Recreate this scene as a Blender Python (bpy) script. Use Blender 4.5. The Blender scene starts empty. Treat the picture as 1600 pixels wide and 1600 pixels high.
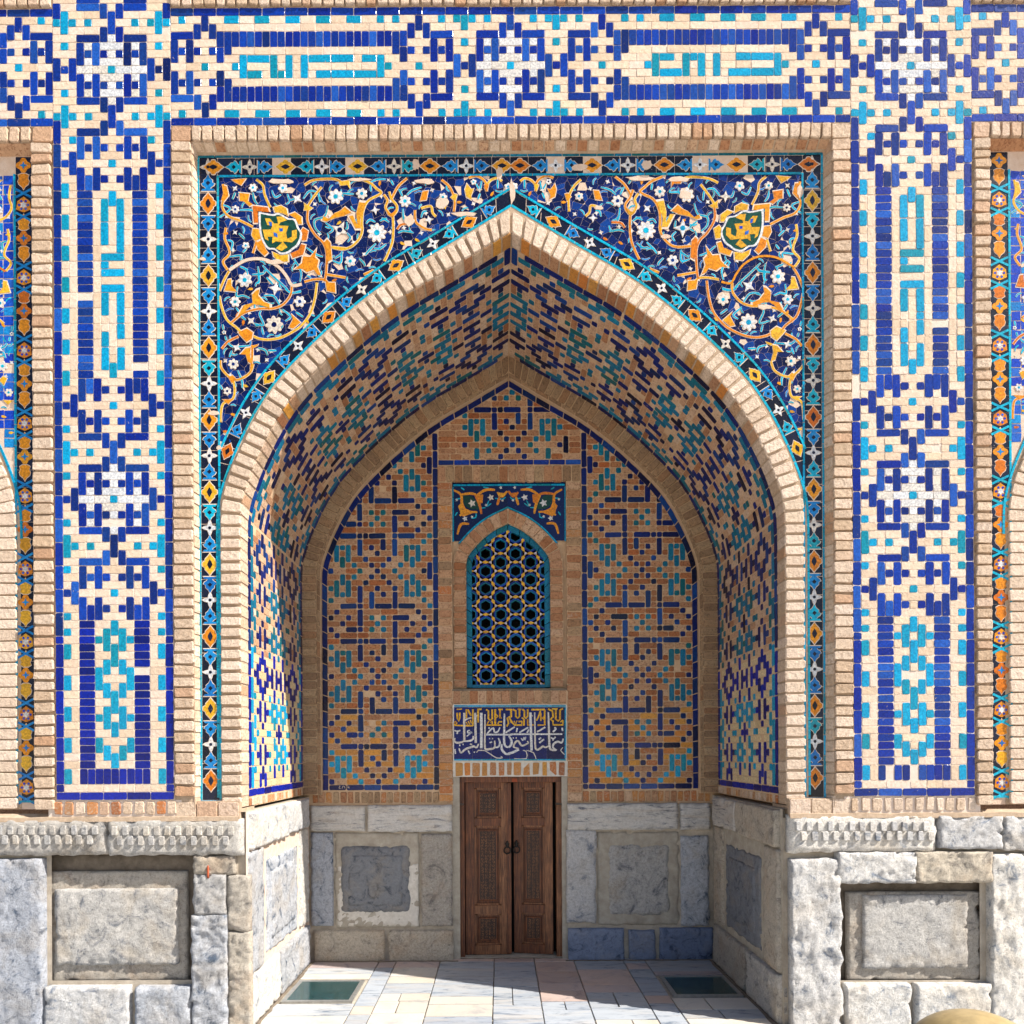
import bpy, math, random
from mathutils import Vector, Matrix, noise

# ------------------------------------------------------------------ camera, sky, sun, exposure
scene = bpy.context.scene
D = 3.9            # camera to facade plane (m)
EYE = 1.6
PX = 270.0         # pixels of the 1600 px photograph per metre on the facade plane
VX, VY = 781.0, 1176.0
ROLL = 0.005

cam_data = bpy.data.cameras.new("camera")
cam = bpy.data.objects.new("camera", cam_data)
scene.collection.objects.link(cam)
cam_data.sensor_width = 36.0
cam_data.lens = 36.0 * D * PX / 1600.0
cam_data.shift_x = (800 - VX) / 1600.0
cam_data.shift_y = (VY - 800) / 1600.0
cam_data.clip_end = 2000.0
cam_data.clip_start = 0.05
cam.matrix_world = Matrix.Translation((0, -D, EYE)) @ Matrix.Rotation(math.pi / 2, 4, 'X') @ Matrix.Rotation(-ROLL, 4, 'Z')
scene.camera = cam

SUN_DIR = Vector((-1.0, 0.385, -1.10)).normalized()      # the way the light travels
elev = math.asin(-SUN_DIR.z)
azim = math.atan2(-SUN_DIR.x, -SUN_DIR.y)                # clockwise from +Y
world = bpy.data.worlds.new("World")
scene.world = world
world.use_nodes = True
wn = world.node_tree
sky = wn.nodes.new("ShaderNodeTexSky")
sky.sky_type = 'NISHITA'
sky.sun_disc = False
sky.sun_elevation = elev
sky.sun_rotation = azim
sky.air_density = 1.0
sky.dust_density = 2.0
sky.ozone_density = 1.0
bg = wn.nodes["Background"]
bg.inputs["Strength"].default_value = 0.075
wn.links.new(sky.outputs[0], bg.inputs["Color"])

sun_data = bpy.data.lights.new("sun", 'SUN')
sun_data.energy = 5.0
sun_data.angle = math.radians(0.5)
sun_data.color = (1.0, 0.94, 0.85)
sun = bpy.data.objects.new("sun", sun_data)
scene.collection.objects.link(sun)
sun.rotation_euler = SUN_DIR.to_track_quat('-Z', 'Y').to_euler()
sun.location = (6, -4, 8)

scene.view_settings.view_transform = 'Standard'
scene.view_settings.look = 'None'
scene.view_settings.gamma = 1.0
scene.view_settings.use_curve_mapping = False
scene.view_settings.exposure = 1.0

# ------------------------------------------------------------------ helpers
rng = random.Random(7)
COL = scene.collection
CAMP = Vector((0, -D, EYE))

def W(x, y, d=0.0):
    """photo pixel seen at depth d behind the facade plane -> (X, Z) in metres"""
    u = x + ROLL * (VY - y)
    v = y + ROLL * (x - VX)
    s = (D + d) / D / PX
    return ((u - VX) * s, EYE + (VY - v) * s)

def front(d):
    return lambda a, b, h: Vector((a, d - h, b))

def pxf(d):
    """mapping whose a, b are photo pixels on the plane at depth d"""
    def f(x, y, h):
        X, Z = W(x, y, d)
        return Vector((X, d - h, Z))
    return f

# ---- materials
M = {}
def nd(nt, t, **kw):
    n = nt.nodes.new(t)
    for k, v in kw.items():
        setattr(n, k, v)
    return n

def new_mat(name):
    m = bpy.data.materials.new(name)
    m.use_nodes = True
    nt = m.node_tree
    return m, nt, nt.nodes["Principled BSDF"]

def pos_node(nt):
    return nd(nt, "ShaderNodeNewGeometry").outputs["Position"]

def noise_tex(nt, vec, scale, detail=4, rough=0.6, dist=0.0):
    n = nd(nt, "ShaderNodeTexNoise")
    n.inputs["Scale"].default_value = scale
    n.inputs["Detail"].default_value = detail
    n.inputs["Roughness"].default_value = rough
    n.inputs["Distortion"].default_value = dist
    nt.links.new(vec, n.inputs["Vector"])
    return n

def ramp(nt, fac, stops, interp='LINEAR'):
    r = nd(nt, "ShaderNodeValToRGB")
    r.color_ramp.interpolation = interp
    els = r.color_ramp.elements
    while len(els) < len(stops):
        els.new(0.5)
    for e, (p, c) in zip(els, stops):
        e.position = p
        e.color = (c[0], c[1], c[2], 1.0)
    nt.links.new(fac, r.inputs["Fac"])
    return r.outputs["Color"]

def mixc(nt, fac, a, b, blend='MIX'):
    m = nd(nt, "ShaderNodeMix", data_type='RGBA', blend_type=blend)
    for sock, val in ((m.inputs[0], fac), (m.inputs[6], a), (m.inputs[7], b)):
        if hasattr(val, "links"):
            nt.links.new(val, sock)
        else:
            sock.default_value = val if not isinstance(val, tuple) else (val[0], val[1], val[2], 1.0)
    return m.outputs[2]

def rnd_fac(nt):
    a = nd(nt, "ShaderNodeAttribute", attribute_name="rnd")
    return a.outputs["Fac"]

def bump(nt, height, strength, dist, p, prev=None):
    b = nd(nt, "ShaderNodeBump")
    b.inputs["Strength"].default_value = strength
    b.inputs["Distance"].default_value = dist
    nt.links.new(height, b.inputs["Height"])
    if prev is not None:
        nt.links.new(prev, b.inputs["Normal"])
    nt.links.new(b.outputs["Normal"], p.inputs["Normal"])
    return b.outputs["Normal"]

def glaze(name, stops, rough=0.13, wear=0.25, wearcol=(0.45, 0.36, 0.28), spec=0.32, wavy=0.10):
    m, nt, p = new_mat(name)
    pos = pos_node(nt)
    c = ramp(nt, rnd_fac(nt), stops)
    n1 = noise_tex(nt, pos, 90, 3)
    c = mixc(nt, 0.75, c, ramp(nt, n1.outputs["Fac"], [(0.3, (0.50, 0.50, 0.50)), (0.52, (1.0, 1.0, 1.0)), (0.72, (1.7, 1.6, 1.35))]), 'MULTIPLY')
    n6 = noise_tex(nt, pos, 34, 7, 0.75, 0.3)
    chip = ramp(nt, n6.outputs["Fac"], [(0.66, (0, 0, 0)), (0.675, (min(1.0, wear * 2.6),) * 3)])
    c = mixc(nt, chip, c, wearcol)
    n2 = noise_tex(nt, pos, 210, 4, 0.7)
    w = ramp(nt, n2.outputs["Fac"], [(0.66, (0, 0, 0)), (0.72, (wear * 2, wear * 2, wear * 2))])
    c = mixc(nt, w, c, wearcol)
    nt.links.new(c, p.inputs["Base Color"])
    r = ramp(nt, n2.outputs["Fac"], [(0.3, (rough, rough, rough)), (0.75, (rough + 0.14,) * 3)])
    nt.links.new(r, p.inputs["Roughness"])
    p.inputs["Specular IOR Level"].default_value = spec
    n3 = noise_tex(nt, pos, 55, 2)
    nrm = bump(nt, n3.outputs["Fac"], wavy, 0.01, p)
    bump(nt, n2.outputs["Fac"], 0.06, 0.003, p, nrm)
    M[name] = m
    return m

def brick(name, stops, pits=0.6, stain=None, stain_amt=0.0, rough=0.9, soot=0.0, bumpd=0.006):
    m, nt, p = new_mat(name)
    pos = pos_node(nt)
    c = ramp(nt, rnd_fac(nt), stops)
    n1 = noise_tex(nt, pos, 45, 5, 0.65)
    c = mixc(nt, 0.6, c, ramp(nt, n1.outputs["Fac"], [(0.28, (0.72, 0.70, 0.68)), (0.72, (1.22, 1.22, 1.22))]), 'MULTIPLY')
    if stain:
        n4 = noise_tex(nt, pos, 70, 4, 0.7, 0.6)
        s = ramp(nt, n4.outputs["Fac"], [(0.5, (0, 0, 0)), (0.62, (stain_amt,) * 3)])
        c = mixc(nt, s, c, stain)
    v = nd(nt, "ShaderNodeTexNoise")
    v.inputs["Scale"].default_value = 330
    v.inputs["Detail"].default_value = 2
    nt.links.new(pos, v.inputs["Vector"])
    pit = ramp(nt, v.outputs["Fac"], [(0.30, (1 - pits, 1 - pits, 1 - pits)), (0.38, (1, 1, 1))])
    c = mixc(nt, 1.0, c, pit, 'MULTIPLY')
    nt.links.new(c, p.inputs["Base Color"])
    p.inputs["Roughness"].default_value = rough
    p.inputs["Specular IOR Level"].default_value = 0.25
    nrm = bump(nt, n1.outputs["Fac"], 0.6, bumpd, p)
    bump(nt, pit, 0.5, 0.004, p, nrm)
    M[name] = m
    return m

glaze("cobalt_glaze", [(0, (0.003, 0.024, 0.20)), (0.25, (0.002, 0.012, 0.20)), (0.5, (0.004, 0.042, 0.34)), (0.75, (0.003, 0.014, 0.13)), (0.9, (0.012, 0.085, 0.42)), (1, (0.002, 0.008, 0.08))], wear=0.4)
glaze("new_cobalt_glaze", [(0, (0.002, 0.014, 0.30)), (0.6, (0.002, 0.010, 0.19)), (1, (0.001, 0.005, 0.11))], rough=0.12, wear=0.05, wavy=0.08)
glaze("turquoise_glaze", [(0, (0.003, 0.22, 0.38)), (0.4, (0.002, 0.27, 0.52)), (0.75, (0.003, 0.20, 0.29)), (1, (0.004, 0.31, 0.58))])
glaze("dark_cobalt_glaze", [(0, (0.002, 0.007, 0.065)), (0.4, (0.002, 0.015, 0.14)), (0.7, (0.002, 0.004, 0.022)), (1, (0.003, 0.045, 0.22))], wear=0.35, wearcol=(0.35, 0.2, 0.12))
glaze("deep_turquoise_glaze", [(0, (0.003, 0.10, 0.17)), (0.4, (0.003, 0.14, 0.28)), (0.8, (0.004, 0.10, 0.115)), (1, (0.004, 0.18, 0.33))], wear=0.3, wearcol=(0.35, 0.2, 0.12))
glaze("white_glaze", [(0, (0.50, 0.52, 0.56)), (0.5, (0.58, 0.59, 0.62)), (1, (0.52, 0.48, 0.43))], wear=0.3)
glaze("navy_glaze", [(0, (0.0015, 0.007, 0.075)), (0.35, (0.0015, 0.004, 0.035)), (0.7, (0.002, 0.014, 0.12)), (0.9, (0.004, 0.04, 0.22)), (1, (0.0015, 0.006, 0.08))], rough=0.10, wear=0.3, wearcol=(0.20, 0.36, 0.50))
glaze("inscription_glaze", [(0, (0.001, 0.005, 0.075)), (0.6, (0.001, 0.008, 0.12)), (1, (0.001, 0.003, 0.045))], rough=0.10, wear=0.15)
glaze("black_glaze", [(0, (0.003, 0.004, 0.012)), (0.7, (0.005, 0.007, 0.022)), (1, (0.01, 0.014, 0.04))], rough=0.15, wear=0.3, wearcol=(0.3, 0.26, 0.22))
glaze("bright_blue_glaze", [(0, (0.006, 0.03, 0.36)), (0.5, (0.006, 0.05, 0.42)), (1, (0.02, 0.11, 0.44))], wear=0.3, wearcol=(0.5, 0.45, 0.38))
glaze("sky_blue_glaze", [(0, (0.006, 0.15, 0.46)), (0.5, (0.01, 0.21, 0.52)), (1, (0.005, 0.11, 0.38))], wear=0.25)
glaze("cyan_glaze", [(0, (0.004, 0.28, 0.44)), (0.6, (0.004, 0.36, 0.56)), (1, (0.01, 0.26, 0.34))], wear=0.3, wearcol=(0.5, 0.46, 0.38))
glaze("orange_glaze", [(0, (0.56, 0.19, 0.008)), (0.4, (0.62, 0.25, 0.010)), (0.75, (0.48, 0.12, 0.008)), (1, (0.62, 0.30, 0.015))], wear=0.22, wearcol=(0.5, 0.34, 0.2))
glaze("yellow_glaze", [(0, (0.58, 0.31, 0.012)), (0.6, (0.62, 0.36, 0.03)), (1, (0.46, 0.22, 0.012))], wear=0.2)
glaze("ochre_glaze", [(0, (0.30, 0.13, 0.015)), (0.6, (0.42, 0.19, 0.02)), (1, (0.22, 0.08, 0.012))], wear=0.3)
glaze("green_glaze", [(0, (0.006, 0.035, 0.022)), (1, (0.008, 0.06, 0.045))], wear=0.2)
glaze("lavender_glaze", [(0, (0.42, 0.42, 0.55)), (1, (0.50, 0.42, 0.42))], wear=0.2)
glaze("cream_glaze", [(0, (0.56, 0.44, 0.26)), (0.5, (0.62, 0.50, 0.31)), (1, (0.50, 0.38, 0.22))], rough=0.3, wear=0.1)

brick("buff_brick", [(0, (0.63, 0.49, 0.36)), (0.3, (0.68, 0.55, 0.45)), (0.55, (0.58, 0.45, 0.33)), (0.8, (0.70, 0.56, 0.48)), (1, (0.66, 0.53, 0.39))], pits=0.5, stain=(0.5, 0.33, 0.2), stain_amt=0.25)
brick("frame_brick", [(0, (0.54, 0.41, 0.30)), (0.3, (0.62, 0.50, 0.40)), (0.6, (0.48, 0.35, 0.24)), (0.8, (0.60, 0.47, 0.36)), (0.93, (0.46, 0.27, 0.16)), (1, (0.64, 0.53, 0.44))], pits=0.65, stain=(0.26, 0.16, 0.095), stain_amt=0.5, bumpd=0.016)
brick("ring_brick", [(0, (0.60, 0.48, 0.37)), (0.4, (0.68, 0.56, 0.46)), (0.7, (0.54, 0.42, 0.32)), (1, (0.64, 0.51, 0.41))], pits=0.65, stain=(0.34, 0.24, 0.16), stain_amt=0.4, bumpd=0.016)
brick("niche_brick", [(0, (0.48, 0.30, 0.18)), (0.25, (0.36, 0.17, 0.085)), (0.5, (0.52, 0.36, 0.24)), (0.75, (0.30, 0.13, 0.06)), (1, (0.48, 0.31, 0.19))], pits=0.3, stain=(0.16, 0.06, 0.028), stain_amt=0.7)
brick("vault_brick", [(0, (0.56, 0.40, 0.28)), (0.3, (0.46, 0.28, 0.17)), (0.55, (0.60, 0.46, 0.34)), (0.8, (0.42, 0.23, 0.13)), (1, (0.56, 0.40, 0.27))], pits=0.35, stain=(0.20, 0.09, 0.045), stain_amt=0.55)
brick("red_brick", [(0, (0.36, 0.12, 0.045)), (0.3, (0.42, 0.21, 0.105)), (0.6, (0.28, 0.095, 0.038)), (0.85, (0.48, 0.31, 0.19)), (1, (0.40, 0.12, 0.04))], pits=0.3, stain=(0.10, 0.035, 0.018), stain_amt=0.75)
brick("glazed_amber_brick", [(0, (0.52, 0.22, 0.04)), (0.3, (0.40, 0.21, 0.075)), (0.6, (0.58, 0.28, 0.05)), (1, (0.50, 0.17, 0.045))], pits=0.2, stain=(0.22, 0.11, 0.04), stain_amt=0.6, rough=0.35)
brick("sooty_brick", [(0, (0.36, 0.24, 0.145)), (0.4, (0.24, 0.15, 0.09)), (0.7, (0.40, 0.28, 0.17)), (1, (0.30, 0.16, 0.085))], pits=0.5, stain=(0.09, 0.06, 0.035), stain_amt=0.65, bumpd=0.01)
brick("lintel_brick", [(0, (0.42, 0.15, 0.05)), (0.4, (0.34, 0.18, 0.09)), (0.7, (0.48, 0.22, 0.07)), (1, (0.30, 0.11, 0.05))], pits=0.4, stain=(0.5, 0.42, 0.34), stain_amt=0.5)

def mortar(name, col, col2, scale=30):
    m, nt, p = new_mat(name)
    pos = pos_node(nt)
    n = noise_tex(nt, pos, scale, 6, 0.7)
    c = ramp(nt, n.outputs["Fac"], [(0.3, col), (0.7, col2)])
    nt.links.new(c, p.inputs["Base Color"])
    p.inputs["Roughness"].default_value = 0.95
    p.inputs["Specular IOR Level"].default_value = 0.2
    n2 = noise_tex(nt, pos, 160, 4, 0.7)
    bump(nt, n2.outputs["Fac"], 0.6, 0.008, p)
    M[name] = m
mortar("light_mortar", (0.62, 0.50, 0.42), (0.72, 0.62, 0.54))
mortar("tan_mortar", (0.50, 0.34, 0.21), (0.60, 0.43, 0.28))
mortar("frame_mortar", (0.34, 0.25, 0.17), (0.50, 0.38, 0.28))  # mortar darkened so the shadow in the brick joints is part of its colour
mortar("white_mortar", (0.52, 0.48, 0.42), (0.70, 0.66, 0.60))
mortar("grout", (0.58, 0.46, 0.36), (0.70, 0.60, 0.52), 60)
mortar("plaster", (0.55, 0.40, 0.30), (0.66, 0.53, 0.44), 25)
mortar("grey_cement", (0.30, 0.26, 0.21), (0.46, 0.42, 0.35), 14)
mortar("joint_mortar", (0.34, 0.29, 0.23), (0.54, 0.47, 0.38), 14)
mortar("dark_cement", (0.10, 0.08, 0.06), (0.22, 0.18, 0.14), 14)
mortar("ground_dust", (0.50, 0.45, 0.38), (0.60, 0.55, 0.48), 2)

def marble(name, base, dark, warm, vein=0.6, scale=5.0, rough=0.7, bmp=0.5, warm_amt=0.5, aniso=(1, 1, 1), bumpd=0.012):
    m, nt, p = new_mat(name)
    pos = pos_node(nt)
    mp = nd(nt, "ShaderNodeMapping")
    mp.inputs["Rotation"].default_value = (0.5, 0.9, 0.4)
    mp.inputs["Scale"].default_value = aniso
    nt.links.new(pos, mp.inputs["Vector"])
    add = nd(nt, "ShaderNodeVectorMath", operation='ADD')
    sc = nd(nt, "ShaderNodeVectorMath", operation='SCALE')
    comb = nd(nt, "ShaderNodeCombineXYZ")
    r = rnd_fac(nt)
    for i in range(3):
        nt.links.new(r, comb.inputs[i])
    sc.inputs["Scale"].default_value = 37.0
    nt.links.new(comb.outputs[0], sc.inputs[0])
    nt.links.new(mp.outputs[0], add.inputs[0])
    nt.links.new(sc.outputs[0], add.inputs[1])
    v = add.outputs[0]
    n1 = noise_tex(nt, v, scale, 8, 0.72, 1.6)
    n2 = noise_tex(nt, v, scale * 0.7, 5, 0.6, 0.5)
    n3 = noise_tex(nt, pos, 55, 9, 0.82)
    n5 = noise_tex(nt, pos, 190, 3, 0.75)
    shade = ramp(nt, r, [(0.0, (0.78, 0.8, 0.85)), (0.35, (1.05, 1.05, 1.05)), (0.6, (0.9, 0.88, 0.86)), (0.8, (1.12, 1.1, 1.06)), (1.0, (0.82, 0.84, 0.88))])
    c = ramp(nt, n1.outputs["Fac"], [(0.36, dark), (0.44, tuple(b * 0.75 + d * 0.25 for b, d in zip(base, dark))), (0.52, base), (0.62, base), (0.70, tuple(b * (1 - vein) + d * vein for b, d in zip(base, dark)))])
    w = ramp(nt, n2.outputs["Fac"], [(0.5, (0, 0, 0)), (0.66, (warm_amt,) * 3)])
    c = mixc(nt, w, c, warm)
    c = mixc(nt, 1.0, c, shade, 'MULTIPLY')
    c = mixc(nt, min(1.0, bmp * 1.1), c, ramp(nt, n3.outputs["Fac"], [(0.34, (0.50, 0.48, 0.46)), (0.46, (0.95, 0.95, 0.95)), (0.66, (1.35, 1.35, 1.36))]), 'MULTIPLY')
    sp = ramp(nt, n5.outputs["Fac"], [(0.34, (0.35, 0.33, 0.31)), (0.42, (1, 1, 1))])
    c = mixc(nt, min(1.0, bmp), c, sp, 'MULTIPLY')
    nt.links.new(c, p.inputs["Base Color"])
    p.inputs["Roughness"].default_value = rough
    nrm = bump(nt, n3.outputs["Fac"], bmp, bumpd, p)
    bump(nt, sp, bmp * 0.6, bumpd * 0.3, p, nrm)
    M[name] = m
marble("grey_marble", (0.48, 0.46, 0.43), (0.15, 0.16, 0.18), (0.40, 0.33, 0.24), scale=6, bmp=0.8, bumpd=0.02)
marble("blue_marble", (0.44, 0.46, 0.50), (0.07, 0.10, 0.15), (0.42, 0.36, 0.28), scale=7, warm_amt=0.4, bmp=0.8, bumpd=0.02)
marble("deep_blue_marble", (0.16, 0.20, 0.30), (0.035, 0.06, 0.12), (0.28, 0.26, 0.24), scale=9, warm_amt=0.3)
marble("dark_marble", (0.17, 0.18, 0.20), (0.05, 0.06, 0.08), (0.27, 0.23, 0.18), scale=9, warm_amt=0.4)
marble("white_marble", (0.62, 0.60, 0.57), (0.20, 0.23, 0.28), (0.50, 0.43, 0.34), scale=6, warm_amt=0.45, bmp=0.8, bumpd=0.02)
marble("warm_marble", (0.46, 0.41, 0.34), (0.20, 0.18, 0.16), (0.42, 0.31, 0.21), scale=6, bmp=0.8, bumpd=0.02)
marble("streaked_marble", (0.50, 0.48, 0.45), (0.10, 0.11, 0.14), (0.44, 0.36, 0.27), scale=4, aniso=(1.0, 1.0, 6.0), warm_amt=0.5)
marble("slab_marble", (0.36, 0.39, 0.43), (0.10, 0.135, 0.19), (0.46, 0.41, 0.35), scale=3.2, rough=0.45, bmp=0.12, aniso=(1.0, 5.0, 1.0), warm_amt=0.45, bumpd=0.004)
marble("white_slab_marble", (0.52, 0.49, 0.44), (0.38, 0.37, 0.36), (0.46, 0.37, 0.28), scale=3.0, rough=0.45, bmp=0.14, warm_amt=0.6, bumpd=0.004)
marble("rose_slab_marble", (0.46, 0.37, 0.34), (0.28, 0.24, 0.25), (0.48, 0.33, 0.24), scale=3.0, rough=0.5, bmp=0.1, warm_amt=0.5, bumpd=0.004)

def wood(name, dark, mid, light, carve=0.0):
    m, nt, p = new_mat(name)
    pos = pos_node(nt)
    mp = nd(nt, "ShaderNodeMapping")
    mp.inputs["Scale"].default_value = (1, 1, 0.06)
    nt.links.new(pos, mp.inputs["Vector"])
    n1 = noise_tex(nt, mp.outputs[0], 120, 5, 0.6, 0.4)
    n2 = noise_tex(nt, pos, 14, 4, 0.6)
    c = ramp(nt, n1.outputs["Fac"], [(0.3, dark), (0.5, mid), (0.72, light)])
    c = mixc(nt, 0.6, c, ramp(nt, n2.outputs["Fac"], [(0.3, (0.55, 0.5, 0.5)), (0.7, (1.3, 1.25, 1.2))]), 'MULTIPLY')
    n3 = noise_tex(nt, pos, 200, 4, 0.7)
    w = ramp(nt, n3.outputs["Fac"], [(0.6, (0, 0, 0)), (0.7, (0.35,) * 3)])
    c = mixc(nt, w, c, (0.30, 0.22, 0.17))
    nt.links.new(c, p.inputs["Base Color"])
    p.inputs["Roughness"].default_value = 0.55
    bump(nt, n1.outputs["Fac"], 0.4, 0.004, p)
    M[name] = m
wood("dark_wood", (0.030, 0.010, 0.004), (0.12, 0.036, 0.011), (0.26, 0.09, 0.028))
wood("carved_shade_wood", (0.010, 0.004, 0.002), (0.028, 0.010, 0.004), (0.05, 0.02, 0.008))  # near-black wood: shade of the carved recesses put into the colour
wood("worn_lit_wood", (0.06, 0.022, 0.010), (0.18, 0.070, 0.026), (0.34, 0.16, 0.07))  # worn tone, also used as painted lightness on the raised carving

def plain(name, col, rough=0.5, metal=0.0):
    m, nt, p = new_mat(name)
    pos = pos_node(nt)
    n = noise_tex(nt, pos, 40, 4, 0.6)
    c = ramp(nt, n.outputs["Fac"], [(0.3, tuple(x * 0.8 for x in col)), (0.7, tuple(min(1, x * 1.15) for x in col))])
    nt.links.new(c, p.inputs["Base Color"])
    p.inputs["Roughness"].default_value = rough
    p.inputs["Metallic"].default_value = metal
    bump(nt, n.outputs["Fac"], 0.1, 0.003, p)
    M[name] = m
plain("iron", (0.02, 0.018, 0.016), 0.55, 0.6)
plain("steel_frame", (0.42, 0.42, 0.41), 0.4, 0.7)
plain("interior_shade", (0.006, 0.006, 0.007), 0.95)  # near-black colour stands for the unlit space behind window and door
plain("pit", (0.015, 0.035, 0.04), 0.9)
plain("beige_shell", (0.36, 0.27, 0.13), 0.35)
plain("rust", (0.30, 0.06, 0.02), 0.8)
gm, gnt, gp = new_mat("hatch_glass")
gp.inputs["Base Color"].default_value = (0.12, 0.34, 0.36, 1)
gp.inputs["Roughness"].default_value = 0.06
gp.inputs["Transmission Weight"].default_value = 0.9
gp.inputs["IOR"].default_value = 1.5
gn = noise_tex(gnt, pos_node(gnt), 9, 5, 0.7, 1.0)
gnt.links.new(ramp(gnt, gn.outputs["Fac"], [(0.35, (0.04, 0.04, 0.04)), (0.7, (0.22, 0.22, 0.22))]), gp.inputs["Roughness"])
M["hatch_glass"] = gm

# ---- geometry collectors
def clip_poly(poly, clip):
    """Sutherland-Hodgman: poly against a convex counter-clockwise clip polygon"""
    out = poly
    n = len(clip)
    for i in range(n):
        (ax, ay), (bx, by) = clip[i], clip[(i + 1) % n]
        ex, ey = bx - ax, by - ay
        inp, out = out, []
        if not inp:
            return []
        def side(p):
            return ex * (p[1] - ay) - ey * (p[0] - ax)
        for k in range(len(inp)):
            p, q = inp[k - 1], inp[k]
            sp, sq = side(p), side(q)
            if (sp >= 0) != (sq >= 0):
                t = sp / (sp - sq)
                out.append((p[0] + t * (q[0] - p[0]), p[1] + t * (q[1] - p[1])))
            if sq >= 0:
                out.append(q)
    return out

def area2(poly):
    return 0.5 * sum(poly[i - 1][0] * poly[i][1] - poly[i][0] * poly[i - 1][1] for i in range(len(poly)))

def fix_normals(verts, faces):
    return faces

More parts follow.
